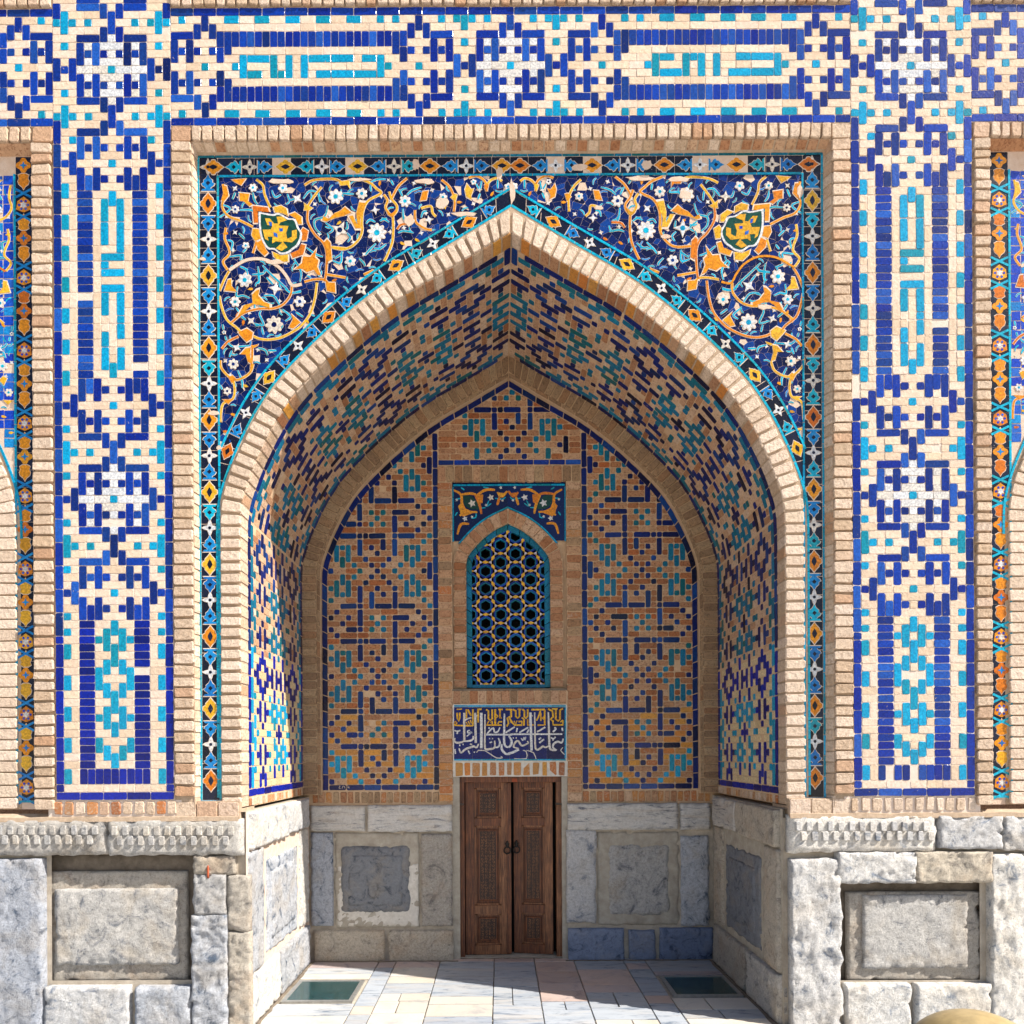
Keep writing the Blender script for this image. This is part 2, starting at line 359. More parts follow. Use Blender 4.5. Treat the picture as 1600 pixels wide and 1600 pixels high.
class Thing:
    LIMIT = 300
    def __init__(self, name, label, cat, loc, group=None):
        self.o = bpy.data.objects.new(name, None)
        self.o.empty_display_size = 0.1
        COL.objects.link(self.o)
        self.o.location = loc
        self.o["label"] = label
        self.o["category"] = cat
        if group:
            self.o["group"] = group
        self.loc = Vector(loc)
        self.bins = {}
    def add(self, name, mat, verts, faces, rnd=None, size=None, parent=None, smooth=False):
        if size is None:
            lo = [min(v[i] for v in verts) for i in range(3)]
            hi = [max(v[i] for v in verts) for i in range(3)]
            e = sorted(h - l for h, l in zip(hi, lo))
            size = e[2] * e[1]
        it = dict(name=name, size=size, mat=mat, v=verts, f=faces, r=rng.random() if rnd is None else rnd, sm=smooth, kids=[])
        if parent is None:
            self.bins.setdefault(name, []).append(it)
        else:
            parent["kids"].append(it)
        return it
    def prism(self, name, mat, f, outline, h, base=-0.006, inset=0.0, rnd=None, tilt=0.0, parent=None):
        if len(outline) < 3:
            return
        if area2(outline) < 0:
            outline = outline[::-1]
        n = len(outline)
        cx = sum(p[0] for p in outline) / n
        cy = sum(p[1] for p in outline) / n
        tx, ty = rng.uniform(-tilt, tilt), rng.uniform(-tilt, tilt)
        hh = [h + tx * (p[0] - cx) + ty * (p[1] - cy) for p in outline]
        v = [f(p[0], p[1], base) for p in outline]
        if inset:
            v += [f(p[0], p[1], k - inset) for p, k in zip(outline, hh)]
            for p, k in zip(outline, hh):
                dx, dy = cx - p[0], cy - p[1]
                l = math.hypot(dx, dy) or 1
                q = min(inset * 1.3, l * 0.3)
                v.append(f(p[0] + dx / l * q, p[1] + dy / l * q, k))
            rings = 3
        else:
            v += [f(p[0], p[1], k) for p, k in zip(outline, hh)]
            rings = 2
        fs = []
        for k in range(rings - 1):
            for i in range(n):
                j = (i + 1) % n
                fs.append((k * n + i, k * n + j, (k + 1) * n + j, (k + 1) * n + i))
        top = tuple((rings - 1) * n + i for i in range(n))
        fs.append(top)
        # make the top face look along +h
        a, b, c = v[top[0]], v[top[1]], v[top[2]]
        e = Vector((0, 0, 0))
        for i in range(n):
            e += v[top[i]].cross(v[top[(i + 1) % n]])
        up = f(cx, cy, h + 0.01) - f(cx, cy, h)
        if e.dot(up) < 0:
            fs = [t[::-1] for t in fs]
        return self.add(name, mat, v, fs, rnd, parent=parent)
    def rect(self, name, mat, f, a0, a1, b0, b1, h=0.003, base=-0.006, ch=0.12, jit=0.0, bev=0.0012, clip=None, rnd=None, tilt=0.0, rot=0.0, parent=None):
        w, hgt = a1 - a0, b1 - b0
        c = min(abs(w), abs(hgt)) * ch
        c = max(c, 1e-5)
        o = [(a0 + c, b0), (a1 - c, b0), (a1, b0 + c), (a1, b1 - c), (a1 - c, b1), (a0 + c, b1), (a0, b1 - c), (a0, b0 + c)]
        if jit:
            o = [(x + rng.uniform(-jit, jit), y + rng.uniform(-jit, jit)) for x, y in o]
        if rot:
            r = rng.uniform(-rot, rot)
            cx, cy = (a0 + a1) / 2, (b0 + b1) / 2
            o = [(cx + (x - cx) - r * (y - cy), cy + (y - cy) + r * (x - cx)) for x, y in o]
        if clip:
            o2 = clip_poly(o, clip)
            if len(o2) < 3 or abs(area2(o2)) < 0.12 * abs(w * hgt):
                return
            o = o2
        return self.prism(name, mat, f, o, h, base, bev, rnd, tilt, parent)
    def box(self, name, mat, x0, x1, y0, y1, z0, z1, rnd=None, parent=None):
        v = [Vector((x, y, z)) for x in (x0, x1) for y in (y0, y1) for z in (z0, z1)]
        fs = [(0, 1, 3, 2), (4, 6, 7, 5), (0, 4, 5, 1), (2, 3, 7, 6), (0, 2, 6, 4), (1, 5, 7, 3)]
        return self.add(name, mat, v, fs, rnd, parent=parent)
    def ribbon(self, name, mat, f, pts, w, h, base=-0.002, taper=True, sub=5, rnd=None, closed=False):
        if len(pts) < 2:
            return
        p = smooth_line(pts, sub) if sub > 1 else pts
        n = len(p)
        L, R = [], []
        for i in range(n):
            a, b = p[max(i - 1, 0)], p[min(i + 1, n - 1)]
            dx, dy = b[0] - a[0], b[1] - a[1]
            l = math.hypot(dx, dy) or 1
            t = i / (n - 1)
            k = w * 0.5
            if taper:
                k *= 0.55 + 0.45 * math.sin(math.pi * min(1, max(0, t * 0.9 + 0.05)))
            L.append((p[i][0] - dy / l * k, p[i][1] + dx / l * k))
            R.append((p[i][0] + dy / l * k, p[i][1] - dx / l * k))
        v = []
        for q, hh in ((L, base), (L, h), (R, h), (R, base)):
            v += [f(x, y, hh) for x, y in q]
        fs = []
        for k in range(3):
            for i in range(n - 1):
                fs.append((k * n + i, k * n + i + 1, (k + 1) * n + i + 1, (k + 1) * n + i))
        fs.append((0, n, 2 * n, 3 * n))
        fs.append((n - 1, 4 * n - 1, 3 * n - 1, 2 * n - 1))
        fs = orient(v, fs, 1 * n, f, p[n // 2], h)
        return self.add(name, mat, v, fs, rnd)
    def make(self, it, par, ploc):
        c = Vector((0, 0, 0))
        for q in it["v"]:
            c += q
        c /= len(it["v"])
        me = mesh_from(it["name"], [q - c for q in it["v"]], it["f"], [it["mat"]], None, [it["r"]] * len(it["f"]), it["sm"])
        ob = bpy.data.objects.new(it["name"], me)
        COL.objects.link(ob)
        ob.parent = par
        ob.location = c - ploc
        for k in it["kids"]:
            self.make(k, ob, c)
    def done(self):
        for name in sorted(self.bins):
            items = sorted(self.bins[name], key=lambda t: -t["size"])
            for it in items[:self.LIMIT]:
                self.make(it, self.o, self.loc)
            rest = items[self.LIMIT:]
            if rest:
                V, F, mi, rr, mats = [], [], [], [], []
                for it in [q for t in rest for q in [t] + t["kids"]]:
                    o = len(V)
                    V += [q - self.loc for q in it["v"]]
                    if it["mat"] not in mats:
                        mats.append(it["mat"])
                    m = mats.index(it["mat"])
                    for t in it["f"]:
                        F.append(tuple(o + i for i in t))
                        mi.append(m)
                        rr.append(it["r"])
                me = mesh_from(name, V, F, mats, mi, rr, False)
                ob = bpy.data.objects.new(name, me)
                COL.objects.link(ob)
                ob.parent = self.o
                ob["kind"] = "stuff"
        self.bins = {}
        return self.o

def mesh_from(name, V, F, mats, mi, rr, smooth):
    me = bpy.data.meshes.new(name)
    me.from_pydata([tuple(v) for v in V], [], F)
    for m in mats:
        me.materials.append(M[m])
    if mi:
        me.polygons.foreach_set("material_index", mi)
    at = me.attributes.new("rnd", 'FLOAT', 'FACE')
    at.data.foreach_set("value", rr)
    if smooth:
        me.polygons.foreach_set("use_smooth", [True] * len(me.polygons))
    me.update()
    return me

def orient(v, fs, k, f, pt, h):
    # flip when the second strip (the top) looks the wrong way
    n = k
    a, b, c = v[n], v[n + 1], v[2 * n]
    nrm = (b - a).cross(c - a)
    up = f(pt[0], pt[1], h + 0.01) - f(pt[0], pt[1], h)
    # faces were written (i, i+1, i+1+n, i+n): normal = (b-a) x (c-a)
    return fs if nrm.dot(up) > 0 else [t[::-1] for t in fs]

def smooth_line(pts, sub=5):
    out = []
    n = len(pts)
    for i in range(n - 1):
        p0, p1, p2, p3 = pts[max(i - 1, 0)], pts[i], pts[i + 1], pts[min(i + 2, n - 1)]
        for k in range(sub):
            t = k / sub
            q = []
            for j in (0, 1):
                q.append(0.5 * (2 * p1[j] + (p2[j] - p0[j]) * t + (2 * p0[j] - 5 * p1[j] + 4 * p2[j] - p3[j]) * t * t + (3 * p1[j] - p0[j] - 3 * p2[j] + p3[j]) * t ** 3))
            out.append(tuple(q))
    out.append(tuple(pts[-1]))
    return out

def single(name, mat, verts, faces, kind=None, label=None, cat=None, group=None, smooth=False):
    me = mesh_from(name, verts, faces, [mat], None, [rng.random()] * len(faces), smooth)
    ob = bpy.data.objects.new(name, me)
    COL.objects.link(ob)
    if kind:
        ob["kind"] = kind
    if label:
        ob["label"] = label
    if cat:
        ob["category"] = cat
    if group:
        ob["group"] = group
    return ob

# ---- the pointed arch (half curve, x measured from the axis)
S45 = (D + 0.045) / D / PX
X0 = (803 - VX) * S45
ARCH_PX = [(426, 830), (424, 790), (413, 750), (392, 700), (364, 648), (326, 598), (251, 526), (176, 467), (101, 422), (50, 392), (0, 362)]
class Arch:
    def __init__(self, pts, zbot, cx=X0):
        p = smooth_line(pts, 10)
        self.spring_z = p[0][1]
        x = p[0][0]
        k = max(2, int((p[0][1] - zbot) / 0.03))
        low = [(x, zbot + (p[0][1] - zbot) * i / k) for i in range(k)]
        self.P = low + p
        self.S = [0.0]
        for i in range(1, len(self.P)):
            self.S.append(self.S[-1] + math.dist(self.P[i], self.P[i - 1]))
        self.L = self.S[-1]
        self.cx = cx
    def at(self, s):
        s = min(max(s, 0), self.L)
        lo, hi = 0, len(self.S) - 1
        while hi - lo > 1:
            m = (lo + hi) // 2
            if self.S[m] <= s:
                lo = m
            else:
                hi = m
        a, b = self.P[lo], self.P[hi]
        t = (s - self.S[lo]) / (self.S[hi] - self.S[lo])
        p = (a[0] + t * (b[0] - a[0]), a[1] + t * (b[1] - a[1]))
        i0, i1 = max(lo - 1, 0), min(hi + 1, len(self.P) - 1)
        dx, dz = self.P[i1][0] - self.P[i0][0], self.P[i1][1] - self.P[i0][1]
        l = math.hypot(dx, dz)
        return p, (dx / l, dz / l), (dz / l, -dx / l)
    def off(self, o, z0=None):
        """offset polyline (outward positive) from the foot to the axis"""
        q = []
        for i in range(len(self.P)):
            p, t, n = self.at(self.S[i])
            q.append((p[0] + n[0] * o, p[1] + n[1] * o))
        q = [c for k, c in enumerate(q) if c[0] > 0.002 or k < 3]
        (x1, z1) = q[-1]
        p, t, n = self.at(self.L)
        q.append((0.0, z1 + (-x1) / t[0] * t[1]))
        if z0 is not None:
            q = [c for c in q if c[1] >= z0]
        return q

def polyline_lengths(q):
    s = [0.0]
    for i in range(1, len(q)):
        s.append(s[-1] + math.dist(q[i], q[i - 1]))
    return s

def poly_at(q, s, d):
    d = min(max(d, 0), s[-1])
    for i in range(1, len(s)):
        if s[i] >= d:
            t = (d - s[i - 1]) / max(1e-9, s[i] - s[i - 1])
            return (q[i - 1][0] + t * (q[i][0] - q[i - 1][0]), q[i - 1][1] + t * (q[i][1] - q[i - 1][1]))
    return q[-1]

def strip_pieces(T, name, mat, arch, o1, o2, d, sgn, seg, gap, h, z0=None, base=-0.004, bev=0.001, jit=0.0, xmax=None):
    """pieces of a strip that follows the arch between two offsets"""
    A, B = arch.off(o1, z0), arch.off(o2, z0)
    sa, sb = polyline_lengths(A), polyline_lengths(B)
    n = max(1, int(round(sa[-1] / seg)))
    g = gap / sa[-1] * 0.5
    for i in range(n):
        t0, t1 = i / n + g, (i + 1) / n - g
        m = 3 if seg > 0.08 else 1
        pa = [poly_at(A, sa, (t0 + (t1 - t0) * k / m) * sa[-1]) for k in range(m + 1)]
        pb = [poly_at(B, sb, (t0 + (t1 - t0) * k / m) * sb[-1]) for k in range(m + 1)]
        o = pa + pb[::-1]
        if xmax is not None and sum(p[0] for p in o) / len(o) > xmax:
            continue
        o = [(arch.cx + sgn * x + rng.uniform(-jit, jit), z + rng.uniform(-jit, jit)) for x, z in o]
        T.prism(name, mat, front(d), o, h, base, bev)

def splits(a, b, n, var):
    w = [rng.uniform(1 - var, 1 + var) for _ in range(n)]
    t = sum(w)
    out = [a]
    for x in w:
        out.append(out[-1] + x / t * (b - a))
    return out

def ring_pieces(T, name, mat, arch, L, d, sgn, pitch, gap, h, s0=0.0, base=-0.02, jit=0.002, inward=False, blend=0.35):
    n = int(round((arch.L - s0) / pitch))
    cuts = splits(s0, arch.L, n, 0.13)
    for i in range(n):
        q = []
        for s in (cuts[i] + gap / 2, cuts[i + 1] - gap / 2):
            p, t, nn = arch.at(s)
            w = max(0.0, (s - (arch.L - blend)) / blend) ** 1.3
            dx, dz = nn[0] * (1 - w), nn[1] * (1 - w) + w
            l = math.hypot(dx, dz)
            ln = L * (1 + 0.12 * w) * rng.uniform(0.97, 1.02)
            if inward:
                q.append((p, (max(0.001, p[0] - dx / l * ln), p[1] - dz / l * ln)))
            else:
                q.append((p, (p[0] + dx / l * ln, p[1] + dz / l * ln)))
        o = [q[0][0], q[1][0], q[1][1], q[0][1]]
        oo = []
        for k in range(4):
            a, b = o[k], o[(k + 1) % 4]
            oo.append((a[0] * 0.9 + b[0] * 0.1, a[1] * 0.9 + b[1] * 0.1))
            oo.append((a[0] * 0.1 + b[0] * 0.9, a[1] * 0.1 + b[1] * 0.9))
        oo = [(arch.cx + sgn * x + rng.uniform(-jit, jit), z + rng.uniform(-jit, jit)) for x, z in oo]
        T.prism(name, mat, front(d), oo, h + rng.uniform(-0.003, 0.003), base, 0.003)

# ------------------------------------------------------------------ ground (structure)
def sheet(name, mat, x0, x1, y0, y1, z, holes, kind="structure", thick=0.0):
    xs = sorted({x0, x1, *[h[0] for h in holes], *[h[1] for h in holes]})
    ys = sorted({y0, y1, *[h[2] for h in holes], *[h[3] for h in holes]})
    V, F = [], []
    for i in range(len(xs) - 1):
        for j in range(len(ys) - 1):
            cx, cy = (xs[i] + xs[i + 1]) / 2, (ys[j] + ys[j + 1]) / 2
            if any(h[0] < cx < h[1] and h[2] < cy < h[3] for h in holes):
                continue
            o = len(V)
            V += [Vector((xs[i], ys[j], z)), Vector((xs[i + 1], ys[j], z)), Vector((xs[i + 1], ys[j + 1], z)), Vector((xs[i], ys[j + 1], z))]
            F.append((o, o + 1, o + 2, o + 3))
    return single(name, mat, V, F, kind=kind)

HATCH = [(-1.42, -0.96, 0.44, 0.85), (1.13, 1.59, 0.51, 0.91)]
sheet("ground", "ground_dust", -400, 400, -400, 60, -0.03, [(-1.9, 2.1, -0.2, 1.5)])

# ------------------------------------------------------------------ brick-and-tile grids
KIND = {  # kind -> (part name, material, height)
    'b': ("blue_tile", "cobalt_glaze", 0.0026),
    'n': ("blue_tile", "new_cobalt_glaze", 0.0026),
    't': ("turquoise_tile", "turquoise_glaze", 0.0026),
    'w': ("white_tile", "white_glaze", 0.0024),
    'x': ("buff_brick", "buff_brick", 0.0022),
}
def lay_grid(T, f, pieces, ncol, rows, a0, b0, ca, cb, gap, kinds, fillkind, down=True, clip=None, jit=0.0006, ch=0.10, hv=0.0012, row_mat=None, amap=None, rowoff=None, tilt=0.02, miss=0.0):
    """pieces: (col, row, w, h, kind); cells not covered are filled with bricks"""
    used = set()
    plist = []
    for (c, r, w, h, k) in pieces:
        if any((c + i, r + j) in used for i in range(w) for j in range(h)):
            cells = [(c + i, r + j) for i in range(w) for j in range(h) if (c + i, r + j) not in used]
            for q in cells:
                used.add(q)
                plist.append((q[0], q[1], 1, 1, k))
            continue
        for i in range(w):
            for j in range(h):
                used.add((c + i, r + j))
        plist.append((c, r, w, h, k))
    for r in range(rows[0], rows[1]):
        c = 0
        while c < ncol:
            if (c, r) in used:
                c += 1
                continue
            e = c
            while e < ncol and (e, r) not in used:
                e += 1
            while c < e:
                n = e - c
                if n <= 3:
                    w = n
                else:
                    w = rng.choice((2, 3, 3, 2)) if n != 4 else 2
                plist.append((c, r, w, 1, fillkind))
                c += w
    sgn = -1 if down else 1
    ro = rowoff or (lambda r: 0.0)
    for (c, r, w, h, k) in plist:
        if r + h <= rows[0] or r >= rows[1] or c < 0 or c + w > ncol:
            continue
        if miss and rng.random() < miss:
            continue
        name, mat, hh = kinds[k]
        if row_mat:
            mat = row_mat(r, k, mat)
        x0, x1 = a0 + c * ca + gap / 2, a0 + (c + w) * ca - gap / 2
        z0, z1 = sorted((b0 + sgn * (r * cb) + ro(r), b0 + sgn * ((r + h) * cb) + ro(r)))
        T.rect(name, mat, f, x0, x1, z0 + gap / 2, z1 - gap / 2, hh + rng.uniform(-hv, hv), -0.005, ch, jit, 0.0009, clip, tilt=tilt)

def rx(u, d=0.0):
    return (u - VX) / PX * (D + d) / D
def rz(v, d=0.0):
    return EYE + (VY - v) / PX * (D + d) / D

# ---- pilasters
def pilaster_pieces(variant):
    P = []
    def A(c, r, w, h, k, mirror=True):
        P.append((c, r, w, h, k))
        if mirror and c * 2 + w != 15:
            P.append((15 - c - w, r, w, h, k))
    V = lambda c, r, n, k='b': A(c, r, 1, n, k)
    H = lambda c, r, n, k='b': A(c, r, n, 1, k)
    for r0 in (-9, ):
        H(3, r0 + 8, 3); V(3, r0 + 5, 3); V(5, r0 + 5, 3); V(1, r0 + 6, 2, 't')
    H(3, 0, 3); V(0, 0, 2); V(6, 0, 2); V(7, 1, 3); V(1, 1, 3, 't')
    for c in (0, 2, 4):
        A(c, 2, 1, 1, 't')
    V(6, 3, 2)
    for r0, white in ((4, True), (59, True)):
        H(3, r0, 3); A(7, r0, 1, 1, 'w')
        V(3, r0 + 1, 3); V(5, r0 + 1, 3); V(3, r0 + 5, 3); V(5, r0 + 5, 3)
        for q in (r0 + 2, r0 + 6):
            A(4, q, 1, 1, 'b'); A(6, q, 1, 1, 'b'); A(7, q, 1, 1, 'w')
        for q in (r0 + 1, r0 + 3, r0 + 5, r0 + 7):
            A(4, q, 1, 1, 'w'); A(6, q, 3, 1, 'w')
        A(7, r0 + 4, 1, 1, 't'); A(3, r0 + 4, 2, 1, 'w'); A(5, r0 + 4, 2, 1, 'w')
        A(1, r0 + 1, 1, 1, 't'); A(1, r0 + 7, 1, 1, 't')
        V(2, r0 + 3, 3)
        if r0 == 4:
            V(0, r0 + 3, 3)
        A(1, r0 + 4, 1, 1, 'b')
        H(3, r0 + 8, 3); V(6, r0 + 8, 2); A(7, r0 + 8, 1, 1, 'w'); V(7, r0 + 9, 3); V(1, r0 + 9, 3, 't')
        for c in ((0, 2, 4) if r0 == 4 else (2, 4)):
            A(c, r0 + 10, 1, 1, 't')
        V(6, r0 + 11, 2)
        H(3, r0 + 12, 3); A(2 if r0 == 4 else 1, r0 + 13, 1, 1, 't'); V(3, r0 + 13, 3); V(5, r0 + 13, 3)
        A(4, r0 + 14, 1, 1, 'b'); A(6, r0 + 14, 1, 1, 'b')
        V(2, r0 + 15, 3); A(1, r0 + 16, 1, 1, 'b'); A(7, r0 + 16, 1, 1, 't')
        V(3, r0 + 17, 3); V(5, r0 + 17, 3); V(4, r0 + 18, 2); A(6, r0 + 18, 1, 1, 'b')
        if r0 == 59:
            A(1, r0 + 19, 1, 1, 't')
    for r in range(15, 101, 3):
        if r < 79:
            V(0, r, 3)
    for r in range(24, 48):
        A(3, r, 2, 1, 'b')
    for r in (23, 27, 31, 35, 39, 43, 47):
        V(1, r, 2, 't')
    for r in range(25, 47, 2):
        V(2, r, 2, 'x'); V(5, r, 2, 'x')
    N = lambda c, r, w, h: A(c, r, w, h, 't', False)
    N(7, 24, 1, 2); N(6, 25, 1, 3); N(8, 25, 1, 3); N(6, 28, 1, 3); N(8, 28, 1, 4)
    N(6, 32, 3, 1); N(6, 33, 1, 1); N(6, 34, 3, 1); N(6, 36, 3, 1)
    N(6, 37, 1, 3); N(8, 37, 1, 3); N(8, 40, 1, 1); N(8, 41, 1, 2); N(6, 42, 1, 2); N(6, 44, 1, 3); N(8, 44, 1, 3); N(7, 46, 1, 2)
    for r, n in ((26, 2), (28, 3), (38, 3), (41, 3)):
        A(7, r, 1, n, 'x', False)
    V(3, 48, 3); V(5, 48, 3); V(4, 48, 2); A(6, 49, 1, 1, 'b'); V(2, 50, 3); A(1, 51, 1, 1, 'b'); A(7, 51, 1, 1, 't')
    V(3, 52, 3); V(5, 52, 3); A(4, 53, 1, 1, 'b'); A(6, 53, 1, 1, 'b'); A(1, 54, 1, 1, 't')
    H(3, 55, 3); V(6, 55, 2); V(7, 56, 3); V(1, 56, 3, 't'); A(2, 57, 1, 1, 't'); A(4, 57, 1, 1, 't'); V(6, 58, 2)
    # lower panel
    n = 'n' if variant == 0 else 'b'
    R = 79
    for k in range(0, 19):
        A(3, R + k, 2, 1, n)
    for r, h in ((0, 2), (3, 3), (9, 3), (13, 2), (17, 2)):
        A(7, R + r, 1, h, 't')
    for r, h in ((1, 3), (5, 2), (8, 2), (11, 3), (16, 2)):
        A(6, R + r, 1, h, 't')
    for r, h in ((2, 1), (6, 3), (12, 1), (15, 2)):
        A(5, R + r, 1, h, 't')
    A(6, R + 7, 3, 1, 'x', False); A(6, R + 15, 3, 1, 'x', False)
    for r, h in ((1, 1), (3, 2), (7, 2), (11, 2), (15, 2), (19, 2)):
        A(1, R + r, 1, h, 't')
        if h == 2:
            A(2, R + r, 1, 2, 'x')
    for c in range(3, 8):
        A(c, R + 19, 1, 2, n)
    for c in range(0, 15, 3):
        A(c, R + 22, 3, 1, n, False)
    for r in range(R, R + 22, 3):
        A(0, r, 1, 3 if r + 3 <= R + 22 else R + 22 - r, n)
    return P

ROW = 12.2
def pilaster(label, u0, u1, variant):
    cell = (rx(u1) - rx(u0)) / 15
    T = Thing("tiled_pilaster", label, "pilaster", ((rx(u0) + rx(u1)) / 2, 0.1, 1.35), "mosaic pilasters beside the niche")
    ztop = rz(2.5)
    T.box("mortar_bed", "light_mortar", rx(u0) + 0.001, rx(u1) - 0.001, 0.0, 0.3, rz(1247), rz(-60))
    lay_grid(T, front(0.0), pilaster_pieces(variant), 15, (-5, 102), rx(u0), ztop, cell, ROW / PX, 0.0036, KIND, 'x',
             jit=0.0009 if variant == 0 else 0.0016, hv=0.0008 if variant == 0 else 0.0012, tilt=0.01 if variant == 0 else 0.02,
             ch=0.10 if variant == 0 else 0.14, miss=0.006 if variant == 0 else 0.012)
    T.done()
pilaster("mosaic brick pilaster with smooth restored foot, beside the sunlit niche wall", 88, 272, 0)
pilaster("mosaic brick pilaster with rough uneven tiles, beside the shaded niche wall", 1334, 1523, 1)

# ---- frieze
def frieze_pieces():
    P = []
    def A(c, r, w, h, k):
        for cc in {c, 89 - c - w}:
            for rr in {r, 15 - r - h}:
                if (cc, rr, w, h, k) not in P:
                    P.append((cc, rr, w, h, k))
    for c in range(0, 87, 3):
        for r in (0, 14):
            P.append((c, r, 3, 1, 'b'))
    P.append((87, 0, 2, 1, 'b')); P.append((87, 14, 2, 1, 'b'))
    A(1, 1, 1, 1, 't'); A(4, 1, 1, 2, 'b'); A(3, 2, 1, 2, 'b'); A(5, 2, 1, 2, 'b'); A(0, 3, 3, 1, 'b')
    A(0, 4, 1, 3, 'b'); A(2, 4, 1, 3, 'b')
    for c in (1, 3, 5):
        A(c, 5, 1, 1, 'b')
    A(4, 7, 1, 1, 't')
    for c in (7, 11, 15, 19, 23):
        A(c, 1, 2, 1, 't')
    A(27, 1, 1, 1, 't'); A(29, 1, 1, 1, 't')
    A(6, 3, 1, 2, 'b'); A(6, 5, 1, 2, 'b'); A(7, 3, 1, 3, 'b')
    for c in range(8, 29):
        A(c, 3, 1, 2, 'b')
    A(29, 3, 1, 3, 'b'); A(30, 3, 1, 2, 'b'); A(30, 5, 1, 2, 'b')
    A(31, 2, 1, 2, 'b'); A(33, 2, 1, 2, 'b'); A(32, 1, 1, 2, 'b'); A(34, 3, 3, 1, 'b'); A(34, 4, 1, 3, 'b'); A(36, 4, 1, 3, 'b')
    for c in (31, 33, 35):
        A(c, 5, 1, 1, 'b')
    A(32, 7, 1, 1, 't'); A(35, 1, 1, 1, 't'); A(37, 1, 1, 1, 't'); A(38, 1, 1, 2, 't'); A(39, 1, 1, 1, 't'); A(41, 1, 1, 1, 't')
    A(38, 4, 1, 1, 't'); A(37, 6, 1, 3, 'b'); A(39, 6, 1, 3, 'b'); A(38, 7, 1, 1, 'b')
    A(44, 1, 1, 2, 'b'); A(43, 2, 1, 2, 'b'); A(40, 3, 3, 1, 'b'); A(44, 3, 1, 1, 'w')
    A(40, 4, 1, 3, 'b'); A(42, 4, 1, 3, 'b'); A(41, 5, 1, 1, 'b'); A(43, 5, 1, 1, 'b'); A(44, 5, 1, 1, 'w')
    for r in (4, 6):
        A(41, r, 1, 1, 'w'); A(43, r, 3, 1, 'w')
    A(44, 7, 1, 1, 't'); A(40, 7, 2, 1, 'w'); A(42, 7, 2, 1, 'w')
    def K(c, r, w, h):
        P.append((c, r, w, h, 't'))
    for q in ((8, 7, 1, 1), (9, 6, 1, 3), (10, 6, 3, 1), (10, 8, 2, 1), (13, 6, 1, 3), (14, 8, 1, 1), (15, 6, 1, 3), (17, 6, 1, 3),
              (18, 6, 3, 1), (21, 6, 3, 1), (19, 8, 2, 1), (21, 8, 3, 1), (24, 8, 3, 1), (25, 6, 2, 1), (27, 6, 1, 3), (28, 7, 1, 1),
              (62, 7, 1, 1), (63, 6, 1, 3), (64, 6, 2, 1), (64, 8, 3, 1), (67, 6, 1, 3), (68, 6, 1, 1), (69, 6, 1, 3), (71, 6, 1, 3),
              (74, 6, 2, 1), (76, 6, 3, 1), (73, 8, 3, 1), (76, 8, 3, 1), (79, 6, 1, 3), (80, 7, 1, 1)):
        K(*q)
    return P
FZ0, FZ1 = rz(194), rz(10.5)
fcell = (rx(1334) - rx(272)) / 89
T = Thing("tiled_frieze", "blue and turquoise brick frieze with two angular lettered cartouches above the niche", "frieze", (X0, 0.1, FZ0))
T.box("mortar_bed", "light_mortar", rx(272), rx(1334), 0.0015, 0.3, FZ0, FZ1)
lay_grid(T, front(0.0015), frieze_pieces(), 89, (0, 15), rx(272), FZ1, fcell, (FZ1 - FZ0) / 15, 0.0034, KIND, 'x', jit=0.0008, hv=0.001)
T.done()
def side_frieze(label, u0, mirror):
    pcs = frieze_pieces()
    n = 24
    T = Thing("tiled_frieze", label, "frieze", (rx(u0), 0.1, FZ0))
    if mirror:   # to the left of its pilaster
        a0 = rx(u0) - n * fcell
        pcs = [(n - c - w, r, w, h, k) for c, r, w, h, k in pcs if c + w <= n]
    else:
        a0 = rx(u0)
        pcs = [p for p in pcs if p[0] + p[2] <= n]
    T.box("mortar_bed", "light_mortar", a0, a0 + n * fcell, 0.0015, 0.3, FZ0, FZ1)
    lay_grid(T, front(0.0015), pcs, n, (0, 15), a0, FZ1, fcell, (FZ1 - FZ0) / 15, 0.0034, KIND, 'x', jit=0.0012, hv=0.0012, tilt=0.02)
    T.done()
side_frieze("short run of blue tile frieze over the bay with the yellow leaf border", 88, True)
side_frieze("short run of rough glossy tile frieze over the bay with the pink star border", 1523, False)

# ---- cornice of upright bricks on top of the frieze
def soldier_row(T, name, mat, f, a0, a1, b0, b1, pitch, gap, h, base=-0.02, jit=0.0018, hv=0.002, clip=None, mats=None):
    n = max(1, int(round((a1 - a0) / pitch)))
    e = splits(a0, a1, n, 0.12)
    for i in range(n):
        m = mat if mats is None else rng.choice(mats)
        gg = gap * rng.uniform(0.6, 1.3)
        T.rect(name, m, f, e[i] + gg / 2, e[i + 1] - gg / 2, b0 + rng.uniform(0, 0.004), b1 - rng.uniform(0, 0.003), h + rng.uniform(-hv, hv), base, 0.12, jit * 1.5, 0.003, clip, tilt=0.05, rot=0.02)
def course_col(T, name, mat, f, a0, a1, b0, b1, pitch, gap, h, base=-0.02, jit=0.0018, hv=0.003, mats=None):
    n = max(1, int(round((b1 - b0) / pitch)))
    e = splits(b0, b1, n, 0.12)
    for i in range(n):
        m = mat if mats is None else mats(e[i])
        gg = gap * rng.uniform(0.6, 1.3)
        T.rect(name, m, f, a0 + rng.uniform(0, 0.004), a1 - rng.uniform(0, 0.004), e[i] + gg / 2, e[i + 1] - gg / 2, h + rng.uniform(-hv, hv), base, 0.12, jit * 1.5, 0.003, tilt=0.05, rot=0.012)

